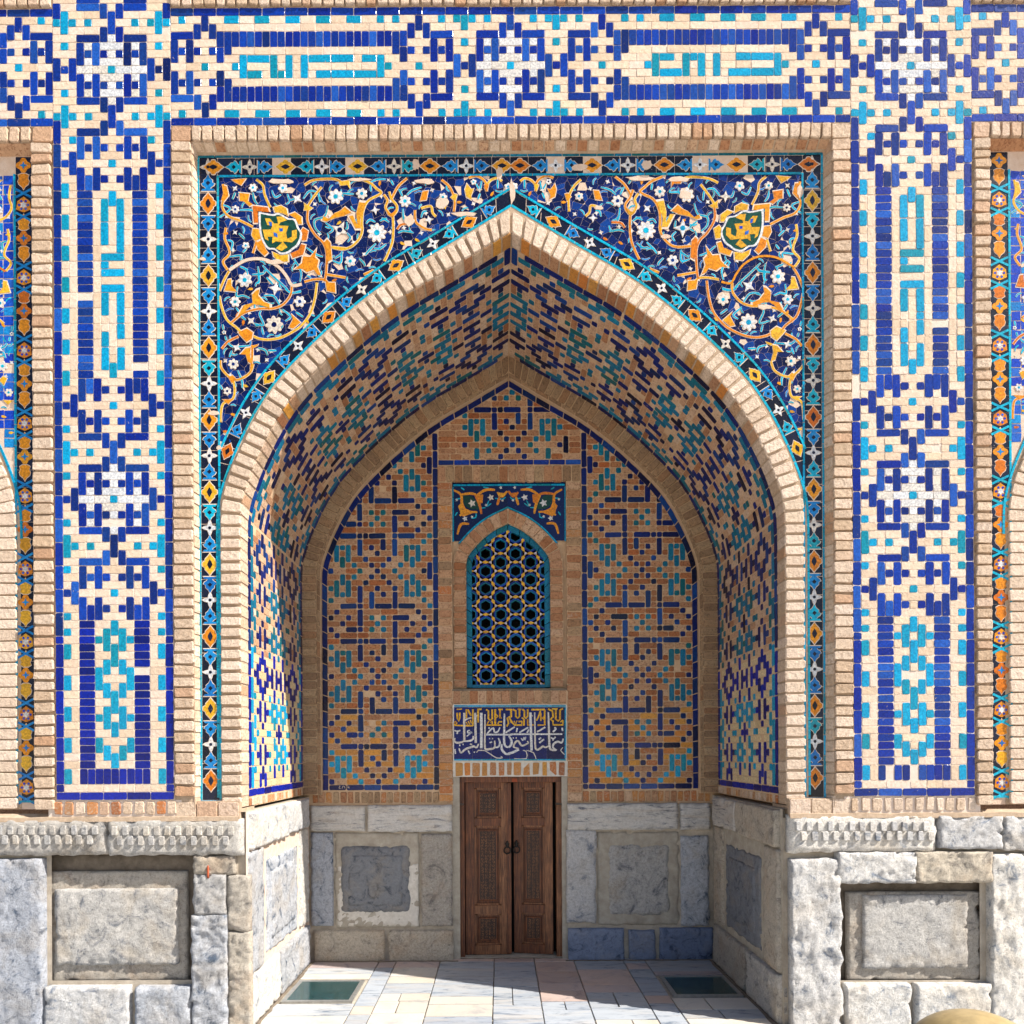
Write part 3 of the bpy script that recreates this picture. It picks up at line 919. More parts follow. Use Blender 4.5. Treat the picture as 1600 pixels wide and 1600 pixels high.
T = Thing("brick_cornice", "row of upright buff bricks along the top of the frieze", "cornice", (X0, 0.1, FZ1))
for u0, u1 in ((272, 1334), (-220, 87), (1524, 1830)):
    T.box("mortar_bed", "frame_mortar", rx(u0), rx(u1), 0.006, 0.3, FZ1 + 0.002, rz(-22))
    soldier_row(T, "brick", "frame_brick", front(0.006), rx(u0), rx(u1), FZ1 + 0.006, rz(-16), 17.0 / PX, 0.012, 0.02)
T.done()

# ---- brick frames round the recessed panels
PD = 0.055                                     # depth of the recessed tile panel
PXL, PXR = -1.758, 1.912
PZT = rz(241.6, PD)
ZF = rz(1262)                                  # foot of the brickwork
def frame(label, uo, ui, side, loc_label=None, right=None):
    pass
T = Thing("brick_border", "raised buff brick frame round the large arched niche panel"  , "brick border", (X0, 0.05, ZF))
fzt, fzb = FZ0 - 0.002, rz(219.5)
T.box("mortar_bed", "frame_mortar", rx(272), rx(303.5), 0.010, 0.3, ZF, fzb)
T.box("mortar_bed", "frame_mortar", rx(1304.5), rx(1334), 0.010, 0.3, ZF, fzb)
T.box("mortar_bed", "frame_mortar", rx(272), rx(1334), 0.010, 0.3, fzb, fzt)
soldier_row(T, "brick", "frame_brick", front(0.010), rx(304), rx(1303), fzb + 0.002, fzt - 0.004, 16.9 / PX, 0.012, 0.020)
for ua, ub in ((273, 303), (1304.5, 1333)):
    T.rect("brick", "frame_brick", front(0.010), rx(ua), rx(ub), fzb + 0.004, fzt - 0.004, 0.015, -0.02, 0.1, 0.002, 0.003)
course_col(T, "brick", "frame_brick", front(0.010), rx(273), rx(304), ZF + 0.07, fzb, 17.0 / PX, 0.0135, 0.020, base=-0.02)
course_col(T, "brick", "frame_brick", front(0.010), rx(1304), rx(1333), ZF + 0.07, fzb, 17.2 / PX, 0.0125, 0.020, base=-0.02)
# the reveal: faces that run back to the tile panel
def reveal_map(p0, p1, along):
    """a in 0..1 front to back; b along the edge"""
    P0, P1 = Vector(p0), Vector(p1)
    return P0, P1
def rev_v(xf, xb, sgn):
    def f(a, b, h):
        return Vector((xf + (xb - xf) * a + sgn * h, 0.004 + (PD + 0.004 - 0.004) * a, b))
    return f
def rev_t(zf, zb):
    def f(a, b, h):      # a along X, b in 0..1 back to front
        t = 1 - b
        return Vector((a, 0.004 + PD * t, zf + (zb - zf) * t - h))
    return f
for xf, xb, sg in ((rx(303.5), PXL, 1), (rx(1304.5), PXR, -1)):
    f = rev_v(xf, xb, sg)
    n = int((fzb - ZF) / (17.0 / PX))
    for i in range(n):
        z0 = ZF + i * (fzb - ZF) / n
        z1 = ZF + (i + 1) * (fzb - ZF) / n
        T.rect("reveal_brick", "frame_brick", f, 0.03, 0.97, z0 + 0.005, z1 - 0.005, 0.004 + rng.uniform(-0.002, 0.002), -0.006, 0.05, 0.0, 0.002)
    V = [f(0.0, ZF, 0), f(1.05, ZF, 0), f(1.05, fzb, 0), f(0.0, fzb, 0)]
    T.add("reveal_bed", "frame_mortar", V, [(0, 1, 2, 3)])
f = rev_t(fzb, PZT)
n = int((PXR - PXL) / (16.9 / PX))
for i in range(n):
    a0 = rx(304) + i * (rx(1303) - rx(304)) / n
    a1 = rx(304) + (i + 1) * (rx(1303) - rx(304)) / n
    T.rect("reveal_brick", "niche_brick" if rng.random() < 0.6 else "frame_brick", f, a0 + 0.005, a1 - 0.005, 0.35, 0.98, 0.004 + rng.uniform(-0.003, 0.003), -0.006, 0.05, 0.0, 0.002)
T.add("reveal_bed", "frame_mortar", [f(rx(303), 0.0, 0), f(rx(1305), 0.0, 0), f(rx(1305), 1.0, 0), f(rx(303), 1.0, 0)], [(0, 1, 2, 3)])
T.done()

# ------------------------------------------------------------------ the recessed faience panel
arch = Arch([(x * S45, EYE + (VY - v) * S45) for x, v in ARCH_PX], ZF)
UNIT = S45                                    # one facade pixel in metres
HALF = arch.P[0][0]
O_IN, O_OUT = 37 * UNIT, 60 * UNIT           # tile band that follows the arch
BW = 0.126                                    # width of the upright and top bands

def star_outline(r1, r2, n, rot=0.0, sub=2):
    pts = []
    for i in range(n * 2):
        a = rot + math.pi * i / n
        r = r1 if i % 2 == 0 else r2
        pts.append((r * math.sin(a), r * math.cos(a)))
    return pts
def blossom(r, n, rot=0.0, depth=0.22, k=6):
    pts = []
    for i in range(n * k):
        a = 2 * math.pi * i / (n * k)
        q = r * (1 - depth * (0.5 + 0.5 * math.cos(n * a + math.pi)) ** 1.5)
        pts.append((q * math.sin(a + rot), q * math.cos(a + rot)))
    return pts
def mirror_pts(half):
    return half + [(-x, y) for x, y in half[::-1] if abs(x) > 1e-6]

DIAMOND = mirror_pts([(0, 17), (3.2, 12.5), (7.5, 8), (8, 5), (11.5, 3), (12, 0), (11.5, -3), (8, -5), (7.5, -8), (3.2, -12.5), (0, -17)])
DIAMOND_CORE = mirror_pts([(0, 8), (2.6, 4), (4.2, 0), (2.6, -4), (0, -8)])
STAR4 = mirror_pts([(0, 13), (2.4, 8), (3.6, 3.6), (8, 2.6), (12.5, 0), (8, -2.6), (3.6, -3.6), (2.4, -8), (0, -13)])
CORE = star_outline(2.6, 2.6, 4)
LEAF = mirror_pts([(0, 14), (3, 8), (7, 4.5), (7, 1), (10.5, -1), (8.5, -4.5), (5, -6.5), (3.5, -9), (9, -9.5), (11, -12.5), (0, -12.5)])
POINTED = mirror_pts([(0, 15), (3, 10), (8, 6), (9.5, 1), (7.5, -4), (9, -9), (4, -12), (0, -12)])

def place(outl, px, pz, ang, sc):
    ca, sa = math.cos(ang), math.sin(ang)
    return [(px + sc * (x * ca - y * sa), pz + sc * (x * sa + y * ca)) for x, y in outl]

hcount = [0]
def hh(base):
    hcount[0] += 1
    return 0.0008 + base * 0.4 + (hcount[0] % 97) * 0.000004
def hh2(base):
    hcount[0] += 1
    return base + (hcount[0] % 97) * 0.000012

def motif(T, f, kind, px, pz, ang, sc):
    if kind == 'o':
        T.prism("grout_line", "grout", f, place(DIAMOND, px, pz, ang, sc * 1.13), hh(0.0022))
        m = T.prism("diamond_motif", rng.choice(("orange_glaze", "orange_glaze", "yellow_glaze")), f, place(DIAMOND, px, pz, ang, sc), hh(0.0046))
        T.prism("motif_core", "black_glaze", f, place(DIAMOND_CORE, px, pz, ang, sc), hh(0.0062), parent=m)
    elif kind == 'w':
        T.prism("grout_line", "grout", f, place(STAR4, px, pz, ang, sc * 1.12), hh(0.0022))
        m = T.prism("star_motif", "white_glaze", f, place(STAR4, px, pz, ang, sc), hh(0.0046))
        T.prism("motif_core", "black_glaze", f, place(CORE, px, pz, ang, sc), hh(0.0062), parent=m)
    elif kind in 'ud':
        a = ang + (0 if kind == 'u' else math.pi)
        m = rng.choice(("sky_blue_glaze", "sky_blue_glaze", "cyan_glaze"))
        T.prism("grout_line", "grout", f, place(LEAF, px, pz, a, sc * 1.12), hh(0.0022))
        m = T.prism("leaf_motif", m, f, place(LEAF, px, pz, a, sc), hh(0.0046))
        T.prism("motif_core", "black_glaze", f, place(star_outline(3.6, 2.6, 4), px, pz, a, sc), hh(0.0062), parent=m)

def line_pieces(T, f, a0, a1, b0, b1, mat, seg, vertical):
    if vertical:
        n = max(1, int((b1 - b0) / seg))
        e = [b0 + (b1 - b0) * i / n for i in range(n + 1)]
        for i in range(n):
            T.rect("turquoise_strip", mat, f, a0, a1, e[i] + 0.0015, e[i + 1] - 0.0015, 0.0034 + rng.uniform(-0.0006, 0.0006), -0.003, 0.1, 0.0006, 0.001)
    else:
        n = max(1, int((a1 - a0) / seg))
        e = [a0 + (a1 - a0) * i / n for i in range(n + 1)]
        for i in range(n):
            T.rect("turquoise_strip", mat, f, e[i] + 0.0015, e[i + 1] - 0.0015, b0, b1, 0.0034 + rng.uniform(-0.0006, 0.0006), -0.003, 0.1, 0.0006, 0.001)

T = Thing("spandrel_panel", "recessed faience panel of orange vines on navy around the big pointed arch", "tile panel", (X0, PD, rz(1250)))
f = front(PD)
# bed: left and right legs and the field above the arch, as one plate with the arch cut out
outer = arch.off(0.02)
V, F = [], []
zt = PZT + 0.02
def plate(sgn):
    xe = (PXR + 0.03 - X0) if sgn > 0 else (X0 - PXL + 0.03)
    o = len(V)
    for (x, z) in outer:
        V.append(Vector((X0 + sgn * x, PD, z)))
        V.append(Vector((X0 + sgn * xe, PD, z)))
        V.append(Vector((X0 + sgn * x, PD + 0.12, z)))
    m = len(outer)
    for i in range(m - 1):
        q = (o + 3 * i, o + 3 * i + 1, o + 3 * i + 4, o + 3 * i + 3)
        F.append(q if sgn > 0 else q[::-1])
        q = (o + 3 * i, o + 3 * i + 3, o + 3 * i + 5, o + 3 * i + 2)
        F.append(q if sgn > 0 else q[::-1])
    o2 = len(V)
    za = outer[-1][1]
    V.extend([Vector((X0, PD, za)), Vector((X0 + sgn * xe, PD, za)), Vector((X0 + sgn * xe, PD, zt)), Vector((X0, PD, zt))])
    F.append((o2, o2 + 1, o2 + 2, o2 + 3) if sgn > 0 else (o2 + 3, o2 + 2, o2 + 1, o2))
plate(1)
plate(-1)
T.add("mortar_bed", "plaster", V, F)
# upright bands
LW = 0.0115
zb = rz(1248, PD)
for sgn, xo in ((-1, PXL), (1, PXR)):
    xi = xo - sgn * BW
    lo, hi = min(xo, xi), max(xo, xi)
    line_pieces(T, f, *sorted((xo, xo - sgn * LW)), zb, PZT, "cyan_glaze" if sgn < 0 else "turquoise_glaze", 0.12, True)
    line_pieces(T, f, *sorted((xi, xi + sgn * LW)), zb, PZT - BW + LW, "cyan_glaze" if sgn < 0 else "turquoise_glaze", 0.12, True)
    n = int((PZT - zb) / 0.105)
    for i in range(n):
        T.rect("black_tile", "black_glaze", f, lo + LW + 0.002, hi - LW - 0.002, zb + (PZT - zb) * i / n + 0.0015, zb + (PZT - zb) * (i + 1) / n - 0.0015, 0.0006 + rng.uniform(-0.0003, 0.0002), -0.004, 0.03, 0.0, 0.0004)
    per = 113 * UNIT
    cx = (lo + hi) / 2
    z = rz(316, PD)
    zz = z + 2 * per
    while zz > zb + 0.02:
        for off, k in ((0, 'o'), (32, 'd'), (56, 'w'), (81, 'u')):
            q = zz - off * UNIT
            if zb + 0.03 < q < PZT - 0.06:
                motif(T, f, k, cx, q, 0.0, UNIT * 0.98)
        zz -= per
    T.rect("turquoise_strip", "turquoise_glaze", f, lo, hi, zb - 0.012, zb - 0.001, 0.006, -0.003, 0.05, 0.0, 0.001)
# top band
line_pieces(T, f, PXL, PXR, PZT - 0.012, PZT, "deep_turquoise_glaze", 0.1, False)
line_pieces(T, f, PXL + BW, PXR - BW, PZT - BW, PZT - BW + LW, "turquoise_glaze", 0.13, False)
n = 34
for i in range(n):
    a0 = PXL + LW + (PXR - PXL - 2 * LW) * i / n
    a1 = PXL + LW + (PXR - PXL - 2 * LW) * (i + 1) / n
    if rng.random() < 0.88:
        T.rect("black_tile", "black_glaze", f, a0 + 0.001, a1 - 0.001, PZT - BW + LW + 0.002, PZT - 0.014, 0.0006 + rng.uniform(-0.0003, 0.0002), -0.004, 0.03, 0.0, 0.0004)
for sgn in (-1, 1):
    for i in range(18):
        k = 'odwu'[i % 4]
        off = (i // 4) * 113 + (0, 32, 56, 81)[i % 4] + 14
        x = X0 + sgn * off * UNIT
        if PXL + BW * 0.6 < x < PXR - BW * 0.6:
            ang = -math.pi / 2 if sgn > 0 else math.pi / 2
            motif(T, f, k, x, PZT - BW / 2 - 0.004, ang, UNIT * 0.92)
# bands along the arch
for sgn in (-1, 1):
    xm = ((PXR - BW - X0) if sgn > 0 else (X0 - PXL - BW)) + 0.01
    xin = (PXR - X0 - LW) if sgn > 0 else (X0 - PXL - LW)
    strip_pieces(T, "turquoise_strip", "cyan_glaze", arch, O_IN - 0.008, O_IN + 0.006, PD, sgn, 0.11, 0.003, 0.0036, z0=rz(1248, PD))
    strip_pieces(T, "turquoise_strip", "cyan_glaze", arch, O_OUT - 0.006, O_OUT + 0.006, PD, sgn, 0.11, 0.003, 0.0038, z0=arch.spring_z - 0.2, xmax=xm)
    strip_pieces(T, "black_tile", "black_glaze", arch, O_IN + 0.007, O_OUT - 0.008, PD, sgn, 0.1, 0.003, 0.0007, z0=arch.spring_z + 0.1, xmax=xin - 0.02)
    mid = arch.off((O_IN + O_OUT) / 2, z0=arch.spring_z)
    sm = polyline_lengths(mid)
    d = sm[-1] - 40 * UNIT
    i = 0
    seq = 'uodw'
    steps = {'u': 37, 'o': 36, 'd': 30, 'w': 30}
    while d > 0.2:
        k = 'uodw'[i % 4]
        p, q = poly_at(mid, sm, d - 0.01), poly_at(mid, sm, d + 0.01)
        ang = math.atan2(q[1] - p[1], sgn * (q[0] - p[0])) - math.pi / 2
        x, z = (p[0] + q[0]) / 2, (p[1] + q[1]) / 2
        if x < xm - 0.02:
            motif(T, f, k, X0 + sgn * x, z, ang, UNIT * 0.78)
        d -= steps[k] * UNIT
        i += 1
# navy mosaic field: irregular pieces
cellp = 0.047
fx0, fx1, fz1 = PXL + BW, PXR - BW, PZT - BW
outl = arch.off(O_OUT + 0.003)
def arch_top(x):
    x = abs(x - X0)
    best = None
    for i in range(len(outl) - 1, 0, -1):
        (xa, za), (xb, zb2) = outl[i], outl[i - 1]
        if xa <= x <= xb:
            t = (x - xa) / max(1e-9, xb - xa)
            return za + t * (zb2 - za)
    return -1
gx = int((fx1 - fx0) / cellp) + 2
gz = int((fz1 - 3.2) / cellp) + 2
vr = random.Random(3)
seeds = {(i, j): (fx0 + (i + vr.uniform(-0.1, 1.1)) * cellp - cellp / 2, fz1 - (j + vr.uniform(-0.1, 1.1)) * cellp + cellp / 2) for i in range(gx) for j in range(gz)}
box_clip = [(fx0, 3.0), (fx1, 3.0), (fx1, fz1), (fx0, fz1)]
for (i, j), (sx, sz) in seeds.items():
    if sz < arch_top(sx) - 0.025:
        continue
    poly = [(sx - 0.1, sz - 0.1), (sx + 0.1, sz - 0.1), (sx + 0.1, sz + 0.1), (sx - 0.1, sz + 0.1)]
    for di in (-2, -1, 0, 1, 2):
        for dj in (-2, -1, 0, 1, 2):
            if (di or dj) and (i + di, j + dj) in seeds:
                ox, oz = seeds[(i + di, j + dj)]
                mx, mz = (sx + ox) / 2, (sz + oz) / 2
                dx, dz = ox - sx, oz - sz
                l = math.hypot(dx, dz)
                if l < 1e-6:
                    continue
                dx, dz = dx / l, dz / l
                mx, mz = mx - dx * 0.0005, mz - dz * 0.0005
                new = []
                for k in range(len(poly)):
                    p, q = poly[k - 1], poly[k]
                    sp = (p[0] - mx) * dx + (p[1] - mz) * dz
                    sq = (q[0] - mx) * dx + (q[1] - mz) * dz
                    if (sp <= 0) != (sq <= 0):
                        t = sp / (sp - sq)
                        new.append((p[0] + t * (q[0] - p[0]), p[1] + t * (q[1] - p[1])))
                    if sq <= 0:
                        new.append(q)
                poly = new
                if len(poly) < 3:
                    break
        if len(poly) < 3:
            break
    if len(poly) < 3:
        continue
    poly = clip_poly(poly, box_clip)
    if len(poly) < 3 or abs(area2(poly)) < 1e-5:
        continue
    if vr.random() < 0.03:
        continue
    T.prism("navy_tile", "navy_glaze", f, poly, 0.0004 + vr.uniform(-0.0003, 0.0003), -0.004, 0.0, tilt=0.008)

# vines, leaves and flowers, drawn on one half and mirrored
Z = {'A': (340, 270, 5.46), 'B': (520, 270, 6.825), 'C': (650, 270, 6.825), 'D': (340, 400, 6.067), 'E': (300, 560, 5.46)}
def zp(z, pts):
    ox, oy, s = Z[z]
    return [W(ox + x / s, oy + y / s, PD) for x, y in pts]
OR = {'A': [[(45, 100), (60, 200), (40, 290), (90, 370), (190, 410), (300, 465)], [(330, 60), (385, 110), (400, 190), (450, 300)],
            [(740, 110), (800, 75), (880, 60), (1000, 60), (1060, 90)], [(890, 120), (820, 210), (770, 290)],
            [(75, 470), (65, 560), (100, 650), (100, 700), (50, 760), (90, 830)], [(100, 840), (60, 910), (20, 1010)],
            [(740, 930), (830, 910), (915, 915), (950, 960)], [(300, 690), (330, 590)], [(930, 870), (1092, 895)], [(970, 640), (1092, 650)],
            [(770, 310), (770, 420), (830, 530), (900, 600), (930, 690), (925, 860), (910, 930)]],
      'B': [[(280, 60), (400, 110), (470, 170), (520, 210), (490, 240), (400, 285), (350, 340), (320, 430), (310, 540), (315, 620), (280, 710), (200, 790), (100, 815), (0, 800)],
            [(790, 60), (700, 140), (640, 240), (630, 270)], [(540, 240), (580, 300), (560, 370), (590, 430), (630, 470)], [(630, 470), (680, 410), (680, 350), (630, 280), (600, 200)],
            [(635, 470), (640, 600), (630, 740), (580, 870), (545, 940)], [(690, 600), (730, 550), (830, 540)], [(880, 400), (880, 500), (910, 550), (1000, 600), (1060, 610)], [(330, 1085), (430, 1040)]],
      'C': [[(270, 80), (350, 150), (400, 250), (410, 320), (400, 420)], [(560, 60), (640, 40), (720, 80), (750, 140), (750, 200)], [(750, 140), (800, 80), (870, 60), (920, 90)],
            [(60, 380), (160, 360), (180, 430), (220, 470)]],
      'D': [[(20, 380), (40, 480), (90, 600), (180, 680), (220, 720)], [(130, 630), (250, 540), (400, 500), (520, 500), (620, 460), (690, 370), (700, 280)],
            [(940, 250), (920, 400), (880, 540), (800, 650), (720, 710), (600, 770), (480, 790), (390, 780), (340, 760)], [(40, 880), (100, 810), (200, 760)], [(330, 850), (330, 950), (320, 1080)]],
      'E': [[(240, 20), (250, 90), (330, 170), (400, 180), (490, 130), (520, 50)], [(360, 200), (370, 280), (350, 350), (270, 390), (250, 470), (250, 550)]]}
LF = {'A': [[(40, 110), (80, 120), (100, 200), (60, 245), (35, 240), (50, 180)], [(120, 60), (240, 50), (200, 110), (150, 85)],
            [(185, 170), (270, 180), (260, 240), (300, 270), (270, 285), (220, 240), (190, 240)], [(740, 255), (770, 280), (815, 300), (780, 325), (740, 320), (745, 290)],
            [(660, 820), (720, 770), (730, 715), (790, 720), (840, 650), (830, 720), (860, 750), (850, 800), (880, 880), (850, 870), (820, 830), (760, 850), (720, 820)],
            [(920, 935), (1000, 940), (1005, 1025), (930, 1010)], [(90, 915), (120, 910), (125, 970), (170, 1020), (60, 1010)],
            [(905, 375), (950, 400), (1000, 350), (1092, 310), (1092, 370), (1000, 390), (930, 420), (895, 410)], [(910, 590), (935, 565), (965, 600), (975, 740), (940, 760), (930, 680)],
            [(300, 285), (430, 300), (440, 340), (340, 330), (345, 430), (310, 430)], [(480, 300), (540, 280), (590, 310), (600, 370), (550, 345), (490, 340)],
            [(610, 360), (660, 340), (720, 380), (720, 440), (690, 440), (660, 390)], [(730, 470), (775, 500), (760, 580), (720, 580), (710, 500)],
            [(710, 610), (750, 620), (730, 700), (640, 730), (620, 690), (690, 660)], [(470, 680), (540, 710), (600, 700), (600, 760), (530, 770), (480, 720)],
            [(330, 600), (380, 570), (410, 650), (430, 680), (400, 710), (340, 650)], [(300, 475), (350, 480), (370, 560), (320, 580), (290, 530)]],
      'B': [[(70, 95), (180, 80), (185, 170), (160, 130), (90, 135)], [(20, 470), (130, 370), (200, 430), (130, 460), (60, 470)],
            [(280, 320), (350, 330), (330, 400), (290, 500), (300, 600), (240, 600), (170, 470), (210, 460), (260, 560), (250, 440)],
            [(560, 390), (600, 440), (640, 430), (680, 390), (670, 440), (635, 480), (590, 450)], [(960, 200), (1020, 190), (1000, 290), (930, 300)]],
      'C': [[(370, 260), (410, 220), (445, 230), (420, 310), (400, 290)], [(545, 120), (590, 180), (620, 170), (590, 250), (600, 290), (540, 260), (525, 180)], [(725, 130), (775, 120), (770, 160), (750, 200), (728, 165)]],
      'D': [[(330, 370), (370, 330), (400, 320), (390, 380), (440, 440), (500, 460), (500, 500), (440, 480), (390, 470), (350, 460), (300, 490), (240, 560), (200, 570), (255, 470), (340, 450)],
            [(200, 730), (280, 690), (340, 730), (330, 790), (280, 820), (220, 760)], [(680, 680), (720, 600), (700, 550), (790, 630), (770, 650), (720, 690)],
            [(270, 880), (320, 870), (310, 940), (330, 1030), (290, 1010), (270, 940), (220, 940)], [(320, 860), (390, 840), (380, 860), (340, 880)]],
      'E': [[(260, 350), (350, 350), (310, 390)], [(310, 160), (345, 140), (380, 175), (340, 215)]]}
TQ = {'A': [[(190, 320), (290, 320), (340, 370)], [(15, 380), (110, 310), (40, 270)], [(300, 170), (310, 230), (340, 270)], [(155, 170), (130, 230)], [(460, 150), (490, 210), (540, 190)],
            [(600, 180), (620, 230), (660, 220)], [(730, 220), (780, 160), (840, 160)], [(860, 170), (870, 250)], [(940, 280), (910, 370), (830, 400), (830, 470), (880, 520)], [(920, 430), (980, 490), (950, 520)],
            [(760, 640), (840, 700), (900, 720)], [(640, 790), (670, 770), (710, 850), (700, 930)], [(190, 800), (260, 830)], [(300, 870), (390, 860), (400, 830)], [(345, 870), (355, 930), (340, 950)],
            [(590, 1010), (640, 1030), (710, 1020)], [(980, 750), (1050, 770), (1060, 690)], [(100, 720), (190, 710), (190, 750)], [(215, 680), (250, 640)], [(90, 580), (130, 600), (115, 670)], [(180, 520), (230, 570)], [(380, 790), (450, 860), (560, 960), (600, 1000)]],
      'B': [[(410, 100), (480, 70), (570, 70)], [(400, 130), (410, 200)], [(360, 550), (400, 510), (460, 530)], [(500, 520), (550, 500), (600, 530)], [(100, 220), (220, 225)], [(150, 530), (160, 590), (140, 600)],
            [(150, 640), (190, 690), (160, 740)], [(20, 920), (90, 870), (100, 840)], [(460, 760), (390, 830), (350, 880)], [(440, 800), (500, 810), (570, 760)], [(700, 170), (740, 250)], [(620, 80), (650, 140)],
            [(790, 240), (850, 190), (950, 160)], [(750, 390), (760, 480), (780, 530)], [(280, 920), (330, 970), (340, 1000)], [(215, 480), (250, 540), (265, 580)], [(700, 640), (760, 620), (860, 640)]],
      'C': [[(640, 120), (680, 180), (700, 90)], [(680, 220), (660, 280)], [(870, 70), (870, 170)], [(60, 480), (80, 420), (120, 410)]],
      'D': [[(330, 180), (430, 165), (460, 130)], [(380, 100), (395, 210), (380, 260)], [(470, 200), (530, 270)], [(190, 290), (180, 380), (240, 375), (300, 400)], [(180, 490), (215, 540)], [(220, 570), (270, 610)],
            [(340, 640), (440, 660), (400, 560), (415, 520)], [(415, 680), (430, 750)], [(440, 380), (530, 385), (590, 470)], [(640, 310), (700, 350), (790, 330)], [(610, 510), (690, 580), (640, 620)], [(740, 530), (810, 575)],
            [(100, 820), (150, 860), (300, 850)], [(140, 900), (115, 960)], [(380, 870), (450, 890), (470, 940)], [(50, 650), (60, 700)], [(75, 760), (85, 800)], [(480, 900), (560, 900)], [(370, 390), (400, 470), (440, 470)]],
      'E': [[(390, 100), (430, 190), (430, 250)], [(240, 230), (260, 270)]]}
FL = {'A': [(305, 130, 40, 6), (150, 135, 28, 4), (155, 318, 38, 7), (555, 135, 45, 5), (1010, 205, 70, 7), (240, 625, 35, 5), (235, 915, 68, 7), (1045, 490, 80, 4), (680, 225, 50, 4), (490, 990, 60, 4), (150, 510, 25, 4)],
      'B': [(310, 225, 65, 7), (470, 640, 110, 9), (190, 950, 65, 6), (770, 310, 70, 7), (590, 85, 25, 4), (450, 400, 50, 4), (1030, 500, 50, 4)],
      'C': [(615, 100, 35, 5), (680, 190, 30, 4), (290, 260, 50, 6), (985, 150, 45, 5)],
      'D': [(170, 440, 55, 6), (540, 650, 90, 8), (780, 435, 60, 6), (320, 620, 45, 4), (150, 1030, 55, 7), (180, 870, 45, 4), (60, 725, 22, 5)],
      'E': [(300, 285, 38, 6)]}
MED = [(350, 335), (460, 355), (520, 345), (600, 390), (660, 400), (690, 470), (720, 530), (690, 620), (640, 660), (600, 690), (540, 700), (480, 660), (420, 650), (370, 560), (350, 440)]
MEDY = [(410, 395), (450, 395), (490, 440), (520, 440), (510, 380), (560, 380), (600, 410), (540, 430), (530, 455), (610, 460), (590, 520), (600, 570), (640, 550), (640, 500), (680, 490), (680, 560), (640, 600), (560, 590), (600, 640), (550, 670), (500, 650), (560, 600), (500, 590), (470, 610), (475, 550), (430, 550), (440, 585), (410, 570), (390, 490), (460, 490), (470, 460), (430, 450)]
CORE_B = [[(440, 420), (465, 425), (470, 460), (450, 455)], [(480, 515), (515, 530), (515, 560), (485, 545)], [(530, 480), (560, 480), (560, 505), (535, 505)]]
def shrink(pts, k):
    cx = sum(p[0] for p in pts) / len(pts)
    cy = sum(p[1] for p in pts) / len(pts)
    return [(cx + (x - cx) * k, cy + (y - cy) * k) for x, y in pts]
sr = random.Random(21)
SCAT = []
flw = [zp(z, [(x, y)])[0] for z, L in FL.items() for x, y, r, n in L]
while len(SCAT) < 150:
    x, z = sr.uniform(PXL + BW + 0.03, X0 - 0.02), sr.uniform(3.45, PZT - BW - 0.03)
    if z < arch_top(x) + 0.02 or any(math.dist((x, z), q[:2]) < 0.045 for q in SCAT) or any(math.dist((x, z), q) < 0.04 for q in flw):
        continue
    SCAT.append((x, z, sr.random() * 6.28, sr.random()))

